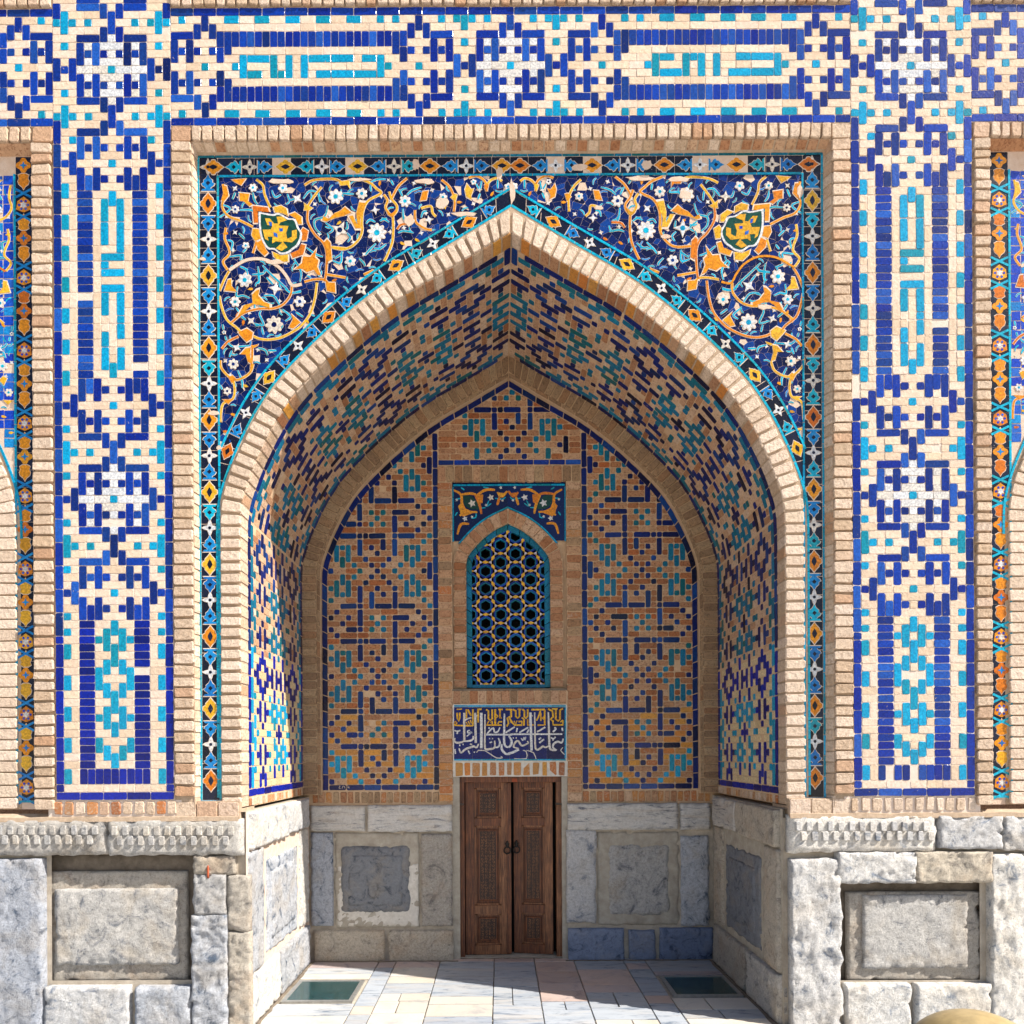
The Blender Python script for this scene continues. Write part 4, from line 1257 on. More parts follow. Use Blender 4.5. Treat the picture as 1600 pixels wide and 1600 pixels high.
def art(T, f, sgn, dx=0.0, jit=0.0012, drop=0.0, keep=None, yellow=0.34, flower=0.84):
    """the scrollwork of one spandrel; sgn -1 as drawn, +1 mirrored, then moved by dx"""
    def mr(pts):
        j = lambda: rng.uniform(-jit, jit)
        ox, oz = rng.uniform(-jit, jit) * 2, rng.uniform(-jit, jit) * 2
        return [((x if sgn < 0 else 2 * X0 - x) + j() + dx + ox, z + j() + oz) for x, z in pts]
    def ok(q):
        return (keep is None or keep(q)) and rng.random() >= drop
    def om():
        return "yellow_glaze" if rng.random() < yellow else "orange_glaze"
    for (x, z, a, k) in SCAT:
        (cx, cz), = mr([(x, z)])
        if not ok([(cx, cz)]):
            continue
        if k < 0.62:
            L = 0.016 + 0.016 * k
            q = [(cx - L * math.cos(a), cz - L * math.sin(a)), (cx - 0.35 * L * math.sin(a), cz + 0.35 * L * math.cos(a)), (cx + L * math.cos(a), cz + L * math.sin(a))]
            T.ribbon("grout_line", "grout", f, q, 0.0115, hh(0.0012), sub=3)
            T.ribbon("turquoise_leaf", "cyan_glaze" if k < 0.5 else "sky_blue_glaze", f, q, 0.0085, hh(0.0024), sub=3)
        elif k < 0.85:
            T.prism("grout_line", "grout", f, place(star_outline(0.0155, 0.0075, 4), cx, cz, a, 1), hh(0.0014))
            T.prism("white_bud", "white_glaze", f, place(star_outline(0.0130, 0.0055, 4), cx, cz, a, 1), hh(0.0026))
        else:
            T.prism("orange_leaf", om(), f, place([(0, 0.02), (0.008, 0.004), (0.005, -0.012), (-0.006, -0.012), (-0.008, 0.004)], cx, cz, a, 1), hh(0.0026))
    for z, L in TQ.items():
        for s in L:
            q = mr(zp(z, s))
            if ok(q):
                T.ribbon("grout_line", "grout", f, q, 0.0150, hh(0.0020), sub=4)
                T.ribbon("turquoise_vine", "cyan_glaze", f, q, 0.0110, hh(0.0034), sub=4)
    for z, L in OR.items():
        for s in L:
            q = mr(zp(z, s))
            if ok(q):
                T.ribbon("grout_line", "grout", f, q, 0.0165, hh(0.0026), sub=5, taper=False)
                T.ribbon("orange_vine", om(), f, q, 0.0115, hh(0.0042), sub=5, taper=False)
    q = mr(zp('A', [(100, 830), (250, 745), (400, 740), (520, 800), (590, 880), (640, 960), (720, 950)]))
    if ok(q):
        T.ribbon("plaster_repair" if sgn < 0 else "orange_vine", "plaster" if sgn < 0 else "orange_glaze", f, q, 0.018 if sgn < 0 else 0.012, hh(0.0048), sub=5, taper=False)
    for z, L in LF.items():
        for s in L:
            q = mr(zp(z, s))
            if ok(q):
                T.prism("grout_line", "grout", f, shrink(q, 1.16), hh(0.0030))
                T.prism("orange_leaf", om(), f, q, hh(0.0054), inset=0.0006)
    for z, L in FL.items():
        for x, y, r, n in L:
            (cx, cz), = mr(zp(z, [(x, y)]))
            if not ok([(cx, cz)]):
                continue
            s = r / Z[z][2] * UNIT * flower
            rot = rng.random() * 6
            o = star_outline(s * 1.08, s * 0.42, 4, rot) if n == 4 else blossom(s, n, rot, 0.28)
            T.prism("grout_line", "grout", f, place(o, cx, cz, 0, 1.14), hh(0.0032))
            fw = T.prism("white_flower", "white_glaze", f, place(o, cx, cz, 0, 1), hh(0.0056), inset=0.0005)
            if n > 4 or r > 60:
                T.prism("flower_centre", rng.choice(("cyan_glaze", "turquoise_glaze", "navy_glaze")), f, place(star_outline(s * 0.34, s * 0.34, 4), cx, cz, 0.3, 1), hh(0.0068), parent=fw)
                if n > 4:
                    for k in range(n):
                        a = rot + 2 * math.pi * (k + 0.5) / n
                        T.prism("petal_joint", "grout", f, place(star_outline(s * 0.16, s * 0.06, 2), cx + s * 0.64 * math.sin(a), cz + s * 0.64 * math.cos(a), -a, 1), hh(0.0064), parent=fw)
    m = mr(zp('A', MED))
    if ok(m):
        m = smooth_line(m + [m[0]], 3)[:-1]
        md = T.prism("medallion", "white_glaze", f, m, hh(0.0060), inset=0.0006)
        T.prism("medallion_field", "green_glaze", f, shrink(m, 0.90), hh(0.0074), parent=md)
        T.prism("medallion_arabesque", "yellow_glaze", f, mr(zp('A', MEDY)), hh(0.0090), parent=md)
        for c in CORE_B:
            T.prism("medallion_gem", "bright_blue_glaze", f, mr(zp('A', c)), hh(0.0104), parent=md)
art(T, f, -1)
art(T, f, 1, jit=0.0016, drop=0.03)
# plaster repairs where tiles are lost
def blob(cx, cz, rx_, rz_, n=14):
    return [(cx + rx_ * math.cos(2 * math.pi * i / n) * rng.uniform(0.65, 1.1), cz + rz_ * math.sin(2 * math.pi * i / n) * rng.uniform(0.6, 1.1)) for i in range(n)]
for x, y, a, b in ((440, 284, 24, 5), (560, 281, 20, 3), (665, 284, 18, 5), (1000, 279, 26, 4), (1060, 281, 22, 5), (1250, 300, 6, 12), (1070, 305, 11, 8), (800, 300, 5, 22), (690, 318, 13, 9), (725, 335, 22, 4), (780, 272, 6, 12),
                   (430, 410, 14, 5), (640, 345, 8, 10), (1040, 370, 10, 4), (1195, 480, 12, 5), (935, 325, 8, 4), (317, 405, 6, 3), (335, 646, 10, 4), (650, 258, 6, 10), (905, 262, 14, 7), (1010, 258, 10, 8), (342, 700, 5, 4)):
    cx, cz = W(x, y, PD)
    T.prism("plaster_repair", "plaster", f, blob(cx, cz, a * UNIT, b * UNIT), hh(0.0078), inset=0.001)
T.done()

# ------------------------------------------------------------------ brick ring of the big arch
RD = 0.045                     # front of the ring
VD0, VD1, WD = 0.16, 1.27, 1.33
def vault_map(a_, sgn):
    def f(a, b, h):
        p, t, n = a_.at(b)
        return Vector((a_.cx + sgn * (p[0] - n[0] * h), a, p[1] - n[1] * h))
    return f
def arch_sheet(T, name, mat, a_, sgn, d0, d1, h=0.0, s0=0.0, step=0.06):
    n = int((a_.L - s0) / step)
    ss = [s0 + (a_.L - s0) * i / n for i in range(n + 1)]
    g = vault_map(a_, sgn)
    V = []
    for s in ss:
        V.append(g(d0, s, h)); V.append(g(d1, s, h))
    F = [(2 * i, 2 * i + 1, 2 * i + 3, 2 * i + 2) for i in range(n)]
    if sgn < 0:
        F = [q[::-1] for q in F]
    T.add(name, mat, V, F)

def face_plate(T, name, mat, a_, sgn, o1, o2, d, z0=None):
    A, B = a_.off(o1, z0), a_.off(o2, z0)
    sa, sb = polyline_lengths(A), polyline_lengths(B)
    n = 60
    V, F = [], []
    for i in range(n + 1):
        for q, s in ((A, sa), (B, sb)):
            x, z = poly_at(q, s, s[-1] * i / n)
            V.append(Vector((a_.cx + sgn * x, d, z)))
    F = [(2 * i, 2 * i + 1, 2 * i + 3, 2 * i + 2) for i in range(n)]
    T.add(name, mat, V, F if sgn > 0 else [q[::-1] for q in F])

BR = 30 * UNIT
T = Thing("brick_arch", "pointed arch ring of pale buff bricks edging the front of the niche", "arch", (X0, RD, ZF))
for sgn in (-1, 1):
    face_plate(T, "mortar_bed", "frame_mortar", arch, sgn, 0.0, O_IN - 0.008, RD + 0.008)
    arch_sheet(T, "soffit_bed", "frame_mortar", arch, sgn, RD + 0.008, VD0 + 0.004)
    ring_pieces(T, "brick", "ring_brick", arch, BR, RD + 0.008, sgn, 17.6 * UNIT, 0.019 if sgn < 0 else 0.015, 0.019 if sgn < 0 else 0.009, base=-0.01)
    g = vault_map(arch, sgn)
    n = int(round(arch.L / (17.6 * UNIT)))
    for i in range(n):
        s0, s1 = arch.L * i / n, arch.L * (i + 1) / n
        T.rect("soffit_brick", "frame_brick" if s1 < 2.3 else rng.choice(("frame_brick", "glazed_amber_brick", "niche_brick")), g, RD + 0.004, VD0 - 0.004, s0 + 0.006, s1 - 0.006, 0.004 + rng.uniform(-0.002, 0.002), -0.006, 0.06, 0.0012, 0.002)
T.done()

# ------------------------------------------------------------------ vault and side walls of the niche
VZ0 = rz(1243, VD0) - ZF       # arc length at which the tiles begin
VC = (VD1 - VD0) / 25
VR = 0.0454
def vault_pieces(nrows):
    P = []
    def A(c, r, w, h, k):
        for cc in {c, 24 - c - w + 1}:
            P.append((cc, r, w, h, k))
    for c in range(0, 24, 3):
        P.append((c, 0, 3, 1, 'b'))
    P.append((24, 0, 1, 1, 'b'))
    P.append((0, nrows - 1, 3, 1, 'b'))
    for r in range(1, nrows, 3):
        A(0, r, 1, 3, 'b')
    for b in range(0, nrows + 16, 16):
        A(2, b, 1, 1, 'b'); A(3, b - 1, 1, 3, 'b'); A(4, b - 2, 1, 2, 'b'); A(4, b + 1, 1, 2, 'b'); A(5, b + 2, 1, 2, 'b'); A(5, b - 3, 1, 2, 'b')
        A(6, b - 2, 1, 2, 'b'); A(6, b + 1, 1, 2, 'b'); A(7, b - 1, 1, 3, 'b'); A(8, b, 1, 1, 'b')
        A(9, b - 1, 1, 3, 'b'); A(11, b - 1, 1, 3, 'b'); A(10, b + 2, 1, 2, 'b'); A(10, b - 3, 1, 2, 'b'); A(12, b, 1, 1, 'b')
        for r in (b + 5, b + 11):
            A(4, r - 1, 1, 3, 'b'); A(6, r - 1, 1, 3, 'b'); A(3, r, 1, 1, 'b'); A(7, r, 1, 1, 'b')
            A(9, r - 1, 1, 3, 't'); A(11, r - 1, 1, 3, 't'); A(8, r, 1, 1, 't'); A(12, r, 1, 1, 't')
        A(5, b + 7, 1, 1, 'b'); A(5, b + 9, 1, 1, 'b')
        A(10, b + 6, 1, 2, 't'); A(10, b + 9, 1, 2, 't'); A(10, b + 4, 1, 1, 't'); A(10, b + 12, 1, 1, 't')
        A(12, b + 7, 1, 3, 'b'); A(11, b + 8, 1, 1, 'b')
        for c, r in ((8, 3), (12, 3), (8, 13), (12, 13), (8, 8), (2, 3), (2, 13), (7, 8), (3, 8)):
            A(c, b + r, 1, 1, 't')
        A(1, b + 1, 1, 3, 't'); A(1, b + 4, 1, 2, 't'); A(2, b + 6, 1, 2, 't'); A(2, b + 9, 1, 2, 't'); A(1, b + 7, 1, 3, 't'); A(1, b + 11, 1, 2, 't'); A(1, b + 13, 1, 3, 't')
    return [p for p in P if p[1] >= 0 and p[1] + p[3] <= nrows]
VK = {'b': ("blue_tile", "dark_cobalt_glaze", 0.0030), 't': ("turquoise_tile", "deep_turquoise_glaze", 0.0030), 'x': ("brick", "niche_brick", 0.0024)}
for sgn, lab in ((-1, "sunlit half of the vaulted niche lining of blue and turquoise tile strips in brick"), (1, "shaded half of the vaulted niche lining of blue and turquoise tile strips in brick")):
    T = Thing("niche_vault", lab, "vault", (X0 + sgn * HALF, 0.7, ZF))
    arch_sheet(T, "mortar_bed", "tan_mortar", arch, sgn, VD0 - 0.002, VD1 + 0.08)
    nr = int((arch.L - VZ0 - 0.05) / VR)
    VRR = (arch.L - VZ0 - 0.052) / nr
    seams = (19, 36, 53, 70)
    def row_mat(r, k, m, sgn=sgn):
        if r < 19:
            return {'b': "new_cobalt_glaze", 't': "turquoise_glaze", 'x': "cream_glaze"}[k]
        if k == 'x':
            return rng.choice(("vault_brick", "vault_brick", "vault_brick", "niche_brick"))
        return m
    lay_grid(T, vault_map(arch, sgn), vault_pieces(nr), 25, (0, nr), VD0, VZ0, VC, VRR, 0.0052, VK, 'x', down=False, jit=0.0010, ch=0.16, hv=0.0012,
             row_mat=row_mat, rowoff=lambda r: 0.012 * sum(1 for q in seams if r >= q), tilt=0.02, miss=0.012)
    g = vault_map(arch, sgn)
    n = 24
    for i in range(n):
        a0, a1 = VD0 + (VD1 - VD0) * i / n, VD0 + (VD1 - VD0) * (i + 1) / n
        T.rect("plinth_brick", rng.choice(("lintel_brick", "frame_brick", "frame_brick")), g, a0 + 0.006, a1 - 0.006, 0.004, VZ0 - 0.008, 0.003 + rng.uniform(-0.002, 0.002), -0.006, 0.08, 0.001, 0.002)
    T.done()

# ------------------------------------------------------------------ brick ring at the back of the niche
RW = 0.138
T = Thing("brick_arch", "sooty brown brick arch ring framing the back wall of the niche", "arch", (X0, VD1, ZF))
for sgn in (-1, 1):
    face_plate(T, "mortar_bed", "tan_mortar", arch, sgn, 0.02, -RW, VD1 + 0.012)
    def inner_map(a, b, h, sgn=sgn):
        p, t, n = arch.at(b)
        return Vector((arch.cx + sgn * max(0.0, p[0] - n[0] * (RW + h)), a, p[1] - n[1] * (RW + h)))
    n = 80
    V = []
    for i in range(n + 1):
        s = arch.L * i / n
        V.append(inner_map(VD1 + 0.012, s, 0)); V.append(inner_map(WD + 0.02, s, 0))
    F = [(2 * i, 2 * i + 1, 2 * i + 3, 2 * i + 2) for i in range(n)]
    T.add("soffit_bed", "tan_mortar", V, F if sgn > 0 else [q[::-1] for q in F])
    ring_pieces(T, "brick", "sooty_brick", arch, RW - 0.03, VD1 + 0.012, sgn, 0.062, 0.010, 0.012, base=-0.01, inward=True, blend=0.5, jit=0.0015)
    strip_pieces(T, "edge_brick", "sooty_brick", arch, -RW + 0.024, -RW + 0.002, VD1 + 0.012, sgn, 0.12, 0.008, 0.010, base=-0.01, jit=0.001)
T.done()

# ------------------------------------------------------------------ back wall
def xz_sheet(T, name, mat, x0, x1, z0, z1, d, holes=(), thick=0.0):
    xs = sorted({x0, x1, *[h[0] for h in holes], *[h[1] for h in holes]})
    zs = sorted({z0, z1, *[h[2] for h in holes], *[h[3] for h in holes]})
    V, F = [], []
    for i in range(len(xs) - 1):
        for j in range(len(zs) - 1):
            cx, cz = (xs[i] + xs[i + 1]) / 2, (zs[j] + zs[j + 1]) / 2
            if any(h[0] < cx < h[1] and h[2] < cz < h[3] for h in holes):
                continue
            o = len(V)
            V += [Vector((xs[i], d, zs[j])), Vector((xs[i + 1], d, zs[j])), Vector((xs[i + 1], d, zs[j + 1])), Vector((xs[i], d, zs[j + 1]))]
            F.append((o, o + 1, o + 2, o + 3))
    T.add(name, mat, V, F)

BX0 = X0 - HALF + RW + 0.004            # outer edge of the left mosaic panel
BX1 = 2 * X0 - BX0
FX0, FX1 = W(685.5, 950, WD)[0], W(909, 950, WD)[0]   # the projecting middle frame
BZ0 = W(600, 1235, WD)[1]
WIN = (W(706, 900, WD)[0], W(886, 900, WD)[0], W(790, 1077, WD)[1], W(790, 752, WD)[1])
DOOR = (W(716, 1350, WD)[0], W(882, 1350, WD)[0], -0.05, W(790, 1213, WD)[1])
PER = []
def _p(k, *items):
    for it in items:
        c, r = it[0], it[1]
        w, h = (it[2], it[3]) if len(it) > 2 else (1, 1)
        PER.append((c, r, w, h, k))
_p('b', (6, 22, 1, 3), (12, 22, 1, 3), (10, 23, 1, 2), (8, 23), (9, 22), (7, 21), (11, 21), (8, 20), (10, 20), (18, 18, 1, 3), (1, 19), (9, 19), (17, 19), (8, 18), (10, 18), (7, 17), (11, 17),
   (9, 16), (12, 16), (6, 14, 1, 3), (8, 13, 1, 3), (10, 15), (12, 13, 1, 3), (3, 13, 3, 1), (6, 13), (9, 13, 3, 1), (13, 13, 3, 1), (2, 12), (16, 12), (6, 10, 1, 3), (1, 11), (4, 11), (12, 11, 3, 1), (17, 11),
   (3, 10), (12, 8, 1, 3), (15, 10), (18, 10), (1, 9), (4, 9, 2, 1), (6, 9), (14, 9), (17, 9), (2, 8), (16, 8), (3, 7, 3, 1), (6, 7), (7, 7), (8, 7, 3, 1), (12, 7), (13, 7, 3, 1))
_p('t', (2, 21, 1, 3), (4, 21, 1, 3), (14, 21, 1, 3), (16, 21, 1, 3), (3, 20, 1, 2), (15, 20, 1, 2), (3, 23), (15, 23), (1, 24), (17, 24), (1, 22), (17, 22), (5, 20), (13, 20), (6, 19), (12, 19), (3, 17, 1, 2), (15, 17, 1, 2),
   (5, 18), (13, 18), (2, 15, 1, 3), (4, 15, 1, 3), (14, 15, 1, 3), (16, 15, 1, 3), (3, 15), (15, 15), (1, 16), (17, 16), (1, 14), (17, 14), (18, 13), (8, 11), (10, 11), (9, 10), (8, 9), (10, 9), (18, 7))
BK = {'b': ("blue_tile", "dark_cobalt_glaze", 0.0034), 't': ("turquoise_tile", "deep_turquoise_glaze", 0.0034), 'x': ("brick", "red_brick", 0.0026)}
def back_rowmat(r, k, m):
    if k == 'x':
        if r <= 13:
            return rng.choice(("glazed_amber_brick", "glazed_amber_brick", "niche_brick", "lintel_brick"))
        return rng.choice(("red_brick", "red_brick", "niche_brick", "niche_brick"))
    if r <= 6 and k == 't':
        return "turquoise_glaze"
    return m
CL = arch.off(-RW - 0.044)
CLIP = [(X0 - CL[0][0], 0.5)] + [(X0 + CL[0][0], 0.5)] + [(X0 + x, z) for x, z in CL[1:]] + [(X0 - x, z) for x, z in CL[-2:0:-1]]
def mosaic_panel(label, xa, xb, mirror, z_lo, extra_clip=None, shift=0):
    T = Thing("mosaic_panel", label, "mosaic panel", ((xa + xb) / 2, WD, z_lo), "mosaic fields of the back wall")
    cell = (xb - xa) / 20
    rows = int((4.6 - z_lo) / VR)
    P = []
    for k in range(-1, 4):
        for (c, r, w, h, q) in PER:
            rr = r + 18 * k
            if rr >= 1 and rr + h <= rows:
                P.append((c if not mirror else 20 - c - w, rr, w, h, q))
    inner = 19 if not mirror else 0
    for r in range(1, rows, 3):
        P.append((inner, r, 1, 3, 'b'))
    for c in range(1 if not mirror else 1, 19, 3):
        P.append((c, 0, 3, 1, 'b'))
    P += [(0, 0, 1, 1, 'b'), (19, 0, 1, 1, 'b')]
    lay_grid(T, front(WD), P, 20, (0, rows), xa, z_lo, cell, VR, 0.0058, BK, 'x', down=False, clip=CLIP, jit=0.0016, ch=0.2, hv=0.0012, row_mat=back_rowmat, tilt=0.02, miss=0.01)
    return T
T = mosaic_panel("geometric mosaic field of dark blue and turquoise bricks above the dark square stone", BX0, FX0, False, BZ0)
xz_sheet(T, "mortar_bed", "tan_mortar", X0 - HALF - 0.05, X0, -0.1, 4.85, WD + 0.001, [(WIN[0], X0, WIN[2], WIN[3]), (DOOR[0], X0, DOOR[2], DOOR[3])])
strip_pieces(T, "border_tile", "dark_cobalt_glaze", arch, -RW - 0.003, -RW - 0.042, WD, -1, 0.125, 0.007, 0.004, z0=BZ0, jit=0.001)
for k, pts in enumerate(([(350, 197), (330, 198), (346, 212), (326, 222), (334, 240), (354, 238)], [(372, 236), (378, 236)], [(386, 236), (392, 202), (418, 202), (426, 236)], [(446, 234), (452, 234)],
                         [(474, 206), (476, 236)], [(474, 222), (494, 218)], [(494, 206), (496, 236)], [(506, 236), (511, 236)])):
    T.ribbon("scratched_letter", "grout", pxf(WD), [(500 + x / 10.92, 1210 + y / 10.92) for x, y in pts], 0.55, 0.0058, base=0.0, sub=2, taper=False)
T.done()
T = mosaic_panel("geometric mosaic field of dark blue and turquoise bricks above the blue base stones", FX1, BX1, True, BZ0)
xz_sheet(T, "mortar_bed", "tan_mortar", X0, X0 + HALF + 0.05, -0.1, 4.85, WD + 0.001, [(X0, WIN[1], WIN[2], WIN[3]), (X0, DOOR[1], DOOR[2], DOOR[3])])
strip_pieces(T, "border_tile", "dark_cobalt_glaze", arch, -RW - 0.003, -RW - 0.042, WD, 1, 0.125, 0.007, 0.004, z0=BZ0, jit=0.001)
T.done()
# field over the window
T = Thing("mosaic_panel", "small triangular mosaic field of blue tiles under the arch point above the window frame", "mosaic panel", (X0, WD, W(790, 719, WD)[1]))
zlo = W(790, 718, WD)[1]
nc = 24
P = []
for k in (0, 1):
    for (c, r, w, h, q) in PER:
        if 7 <= r and r + h <= 25:
            rr = r - 17 + 18 * k
            if rr >= 0:
                P.append((c + 3, rr, w, h, q))
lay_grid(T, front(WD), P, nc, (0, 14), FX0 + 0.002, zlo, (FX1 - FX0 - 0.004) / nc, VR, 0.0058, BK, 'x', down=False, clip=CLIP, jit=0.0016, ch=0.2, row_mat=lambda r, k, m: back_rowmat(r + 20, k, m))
n = 9
for i in range(n):
    a0, a1 = FX0 + (FX1 - FX0) * i / n, FX0 + (FX1 - FX0) * (i + 1) / n
    T.rect("border_tile", "cobalt_glaze", front(WD), a0 + 0.003, a1 - 0.003, W(790, 726, WD)[1], zlo - 0.004, 0.004, -0.004, 0.12, 0.0015, 0.001)
T.done()

# ---- projecting brick frame round window, inscription and door head
CD = 1.312
T = Thing("brick_border", "narrow brown brick frame round the lattice window and the inscription", "brick border", (W(797, 1250, CD)[0], CD, 1.28))
fz0 = W(797, 1252, CD)[1]
fzt2 = W(797, 727, CD)[1]
colL = (W(685, 1000, CD)[0], W(706.5, 1000, CD)[0])
colR = (W(886, 1000, CD)[0], W(908.5, 1000, CD)[0])
ztop_in = W(797, 750, CD)[1]
zs0, zs1 = W(797, 1100, CD)[1], W(797, 1078, CD)[1]
T.box("mortar_bed", "tan_mortar", colL[0], colL[1], CD + 0.006, WD + 0.2, fz0, fzt2)
T.box("mortar_bed", "tan_mortar", colR[0], colR[1], CD + 0.006, WD + 0.2, fz0, fzt2)
T.box("mortar_bed", "tan_mortar", colL[1], colR[0], CD + 0.006, WD + 0.2, ztop_in, fzt2)
T.box("mortar_bed", "tan_mortar", colL[1], colR[0], CD + 0.006, WD + 0.2, W(797, 1213, CD)[1], zs1)
mats = lambda z: rng.choice(("sooty_brick", "niche_brick", "niche_brick", "lintel_brick")) if z > 2.05 else rng.choice(("lintel_brick", "sooty_brick", "lintel_brick"))
mm = lambda z: rng.choice(("niche_brick", "niche_brick", "niche_brick", "sooty_brick", "lintel_brick")) if z > 1.95 else rng.choice(("lintel_brick", "niche_brick", "lintel_brick"))
course_col(T, "brick", None, front(CD + 0.006), colL[0], colL[1], fz0, fzt2 - 0.13, 0.062, 0.007, 0.008, mats=mm)
course_col(T, "brick", None, front(CD + 0.006), colR[0], colR[1], fz0, fzt2 - 0.13, 0.062, 0.007, 0.008, mats=mm)
soldier_row(T, "brick", None, front(CD + 0.006), colL[0], colR[1], fzt2 - 0.125, fzt2 - 0.004, 0.068, 0.007, 0.008, mats=("sooty_brick", "niche_brick", "niche_brick"))
soldier_row(T, "brick", None, front(CD + 0.006), colL[1] + 0.004, colR[0] - 0.004, zs0 + 0.004, zs1 - 0.004, 0.064, 0.006, 0.006, mats=("sooty_brick", "niche_brick", "niche_brick"))
soldier_row(T, "lintel_brick", None, front(CD + 0.006), colL[1] + 0.012, colR[0] - 0.012, W(797, 1213, CD)[1] + 0.003, W(797, 1191, CD)[1], 0.0655, 0.022, 0.006, mats=("lintel_brick", "lintel_brick", "glazed_amber_brick"))
T.rect("white_joint", "white_mortar", front(CD + 0.006), colL[1], colR[0], W(797, 1213.5, CD)[1], W(797, 1189, CD)[1], 0.003, -0.01, 0.02, 0.0, 0.001)
T.done()

# ---- window: brick arch, little spandrel, lattice
SD = 1.350
sS = (D + SD) / D / PX
wcx = W(794, 900, SD)[0]
def wz(y):
    return W(794, y, SD)[1]
arch2 = Arch([(66 * sS, wz(892)), (65.5 * sS, wz(878)), (61.5 * sS, wz(865)), (42 * sS, wz(843)), (21.5 * sS, wz(827)), (0, wz(816.4))], wz(1074), wcx)
T = Thing("window_surround", "brown brick pointed arch with small floral corner tiles around the lattice window", "window surround", (wcx, SD, wz(1074)))
xz_sheet(T, "mortar_bed", "tan_mortar", WIN[0] - 0.03, WIN[1] + 0.03, WIN[2] - 0.03, WIN[3] + 0.03, SD + 0.02, [(wcx - 66 * sS - 0.001, wcx + 66 * sS + 0.001, WIN[2] - 0.029, wz(812))])
for sgn in (-1, 1):
    face_plate(T, "mortar_bed", "tan_mortar", arch2, sgn, -0.002, 20 * sS, SD + 0.004)
    ring_pieces(T, "brick", "niche_brick", arch2, 19 * sS, SD + 0.004, sgn, 0.058, 0.007, 0.010, blend=0.1, base=-0.01)
    arch_sheet(T, "soffit_bed", "tan_mortar", arch2, sgn, SD, SD + 0.09)
    # plate of the corner field
    A = arch2.off(18 * sS, z0=wz(846))
    xe = abs((WIN[0] if sgn < 0 else WIN[1]) - wcx) + 0.01
    V, F = [], []
    for x, z in A:
        V.append(Vector((wcx + sgn * min(x, xe), SD + 0.006, z))); V.append(Vector((wcx + sgn * xe, SD + 0.006, z)))
    for i in range(len(A) - 1):
        q = (2 * i, 2 * i + 1, 2 * i + 3, 2 * i + 2)
        F.append(q if sgn > 0 else q[::-1])
    o = len(V)
    V += [Vector((wcx, SD + 0.006, A[-1][1])), Vector((wcx + sgn * xe, SD + 0.006, A[-1][1])), Vector((wcx + sgn * xe, SD + 0.006, WIN[3] + 0.02)), Vector((wcx, SD + 0.006, WIN[3] + 0.02))]
    F.append((o, o + 1, o + 2, o + 3) if sgn > 0 else (o + 3, o + 2, o + 1, o))
    T.add("navy_field", "navy_glaze", V, F)
    strip_pieces(T, "turquoise_strip", "turquoise_glaze", arch2, 20.5 * sS, 23 * sS, SD + 0.006, sgn, 0.09, 0.002, 0.005, z0=wz(850))
    xl = WIN[0] if sgn < 0 else WIN[1]
    line_pieces(T, front(SD + 0.006), *sorted((xl, xl - sgn * 0.016)), wz(846), WIN[3] - 0.03, "turquoise_glaze", 0.08, True)
    q = lambda pts: [((x if sgn < 0 else 2 * wcx - x), z) for x, z in [W(700 + a / 5.46, 745 + b / 5.46, SD) for a, b in pts]]
    ff = front(SD + 0.006)
    for L in ([(45, 110), (110, 150), (120, 230), (160, 290), (250, 300)], [(100, 330), (150, 290)], [(80, 490), (110, 405), (180, 400)], [(230, 150), (270, 240), (285, 315)], [(240, 160), (320, 110), (400, 110)], [(420, 130), (460, 165), (505, 120)], [(440, 170), (420, 240)], [(110, 150), (190, 140), (240, 150)]):
        T.ribbon("orange_vine", "orange_glaze", ff, q(L), 0.021, hh(0.003), sub=4)
    T.prism("green_leaf", "green_glaze", ff, q([(115, 155), (200, 160), (250, 215), (275, 278), (190, 275), (140, 240)]), hh(0.0024))
    for L in ([(100, 300), (150, 270), (200, 290), (230, 300), (130, 340)], [(240, 150), (300, 150), (295, 220), (255, 230)], [(420, 130), (500, 140), (470, 175), (430, 165)], [(85, 250), (110, 220), (130, 290), (110, 310)]):
        T.prism("orange_leaf", "orange_glaze", ff, q(L), hh(0.0036))
    for x, y, r in ((205, 225, 36), (365, 175, 30), (145, 355, 25), (325, 240, 13), (205, 340, 13), (75, 195, 13), (465, 200, 13), (450, 90, 15)):
        (cx, cz), = q([(x, y)])
        T.prism("white_flower", "white_glaze", ff, place(star_outline(r / 5.46 * sS, r / 5.46 * sS * 0.5, 5), cx, cz, 0.3, 1), hh(0.0046))
    for L in ([(60, 190), (120, 180)], [(210, 268), (320, 262)], [(350, 200), (330, 250), (370, 225)], [(200, 350), (235, 345), (240, 310)], [(110, 90), (140, 110)], [(400, 180), (465, 190), (490, 170)], [(60, 330), (80, 300)], [(300, 85), (350, 95)]):
        T.ribbon("turquoise_vine", "cyan_glaze", ff, q(L), 0.011, hh(0.0020), sub=3)
line_pieces(T, front(SD + 0.006), WIN[0] + 0.01, WIN[1] - 0.01, WIN[3] - 0.026, WIN[3] - 0.012, "turquoise_glaze", 0.1, False)
# filler walls of the recess
T.box("recess_side", "tan_mortar", WIN[0] - 0.03, WIN[0] + 0.004, CD + 0.01, SD + 0.02, WIN[2], WIN[3])
T.box("recess_side", "tan_mortar", WIN[1] - 0.004, WIN[1] + 0.03, CD + 0.01, SD + 0.02, WIN[2], WIN[3])
T.box("sill", "dark_cement", WIN[0], WIN[1], CD + 0.004, SD + 0.1, WIN[2] - 0.012, WIN[2] + 0.004)
T.done()

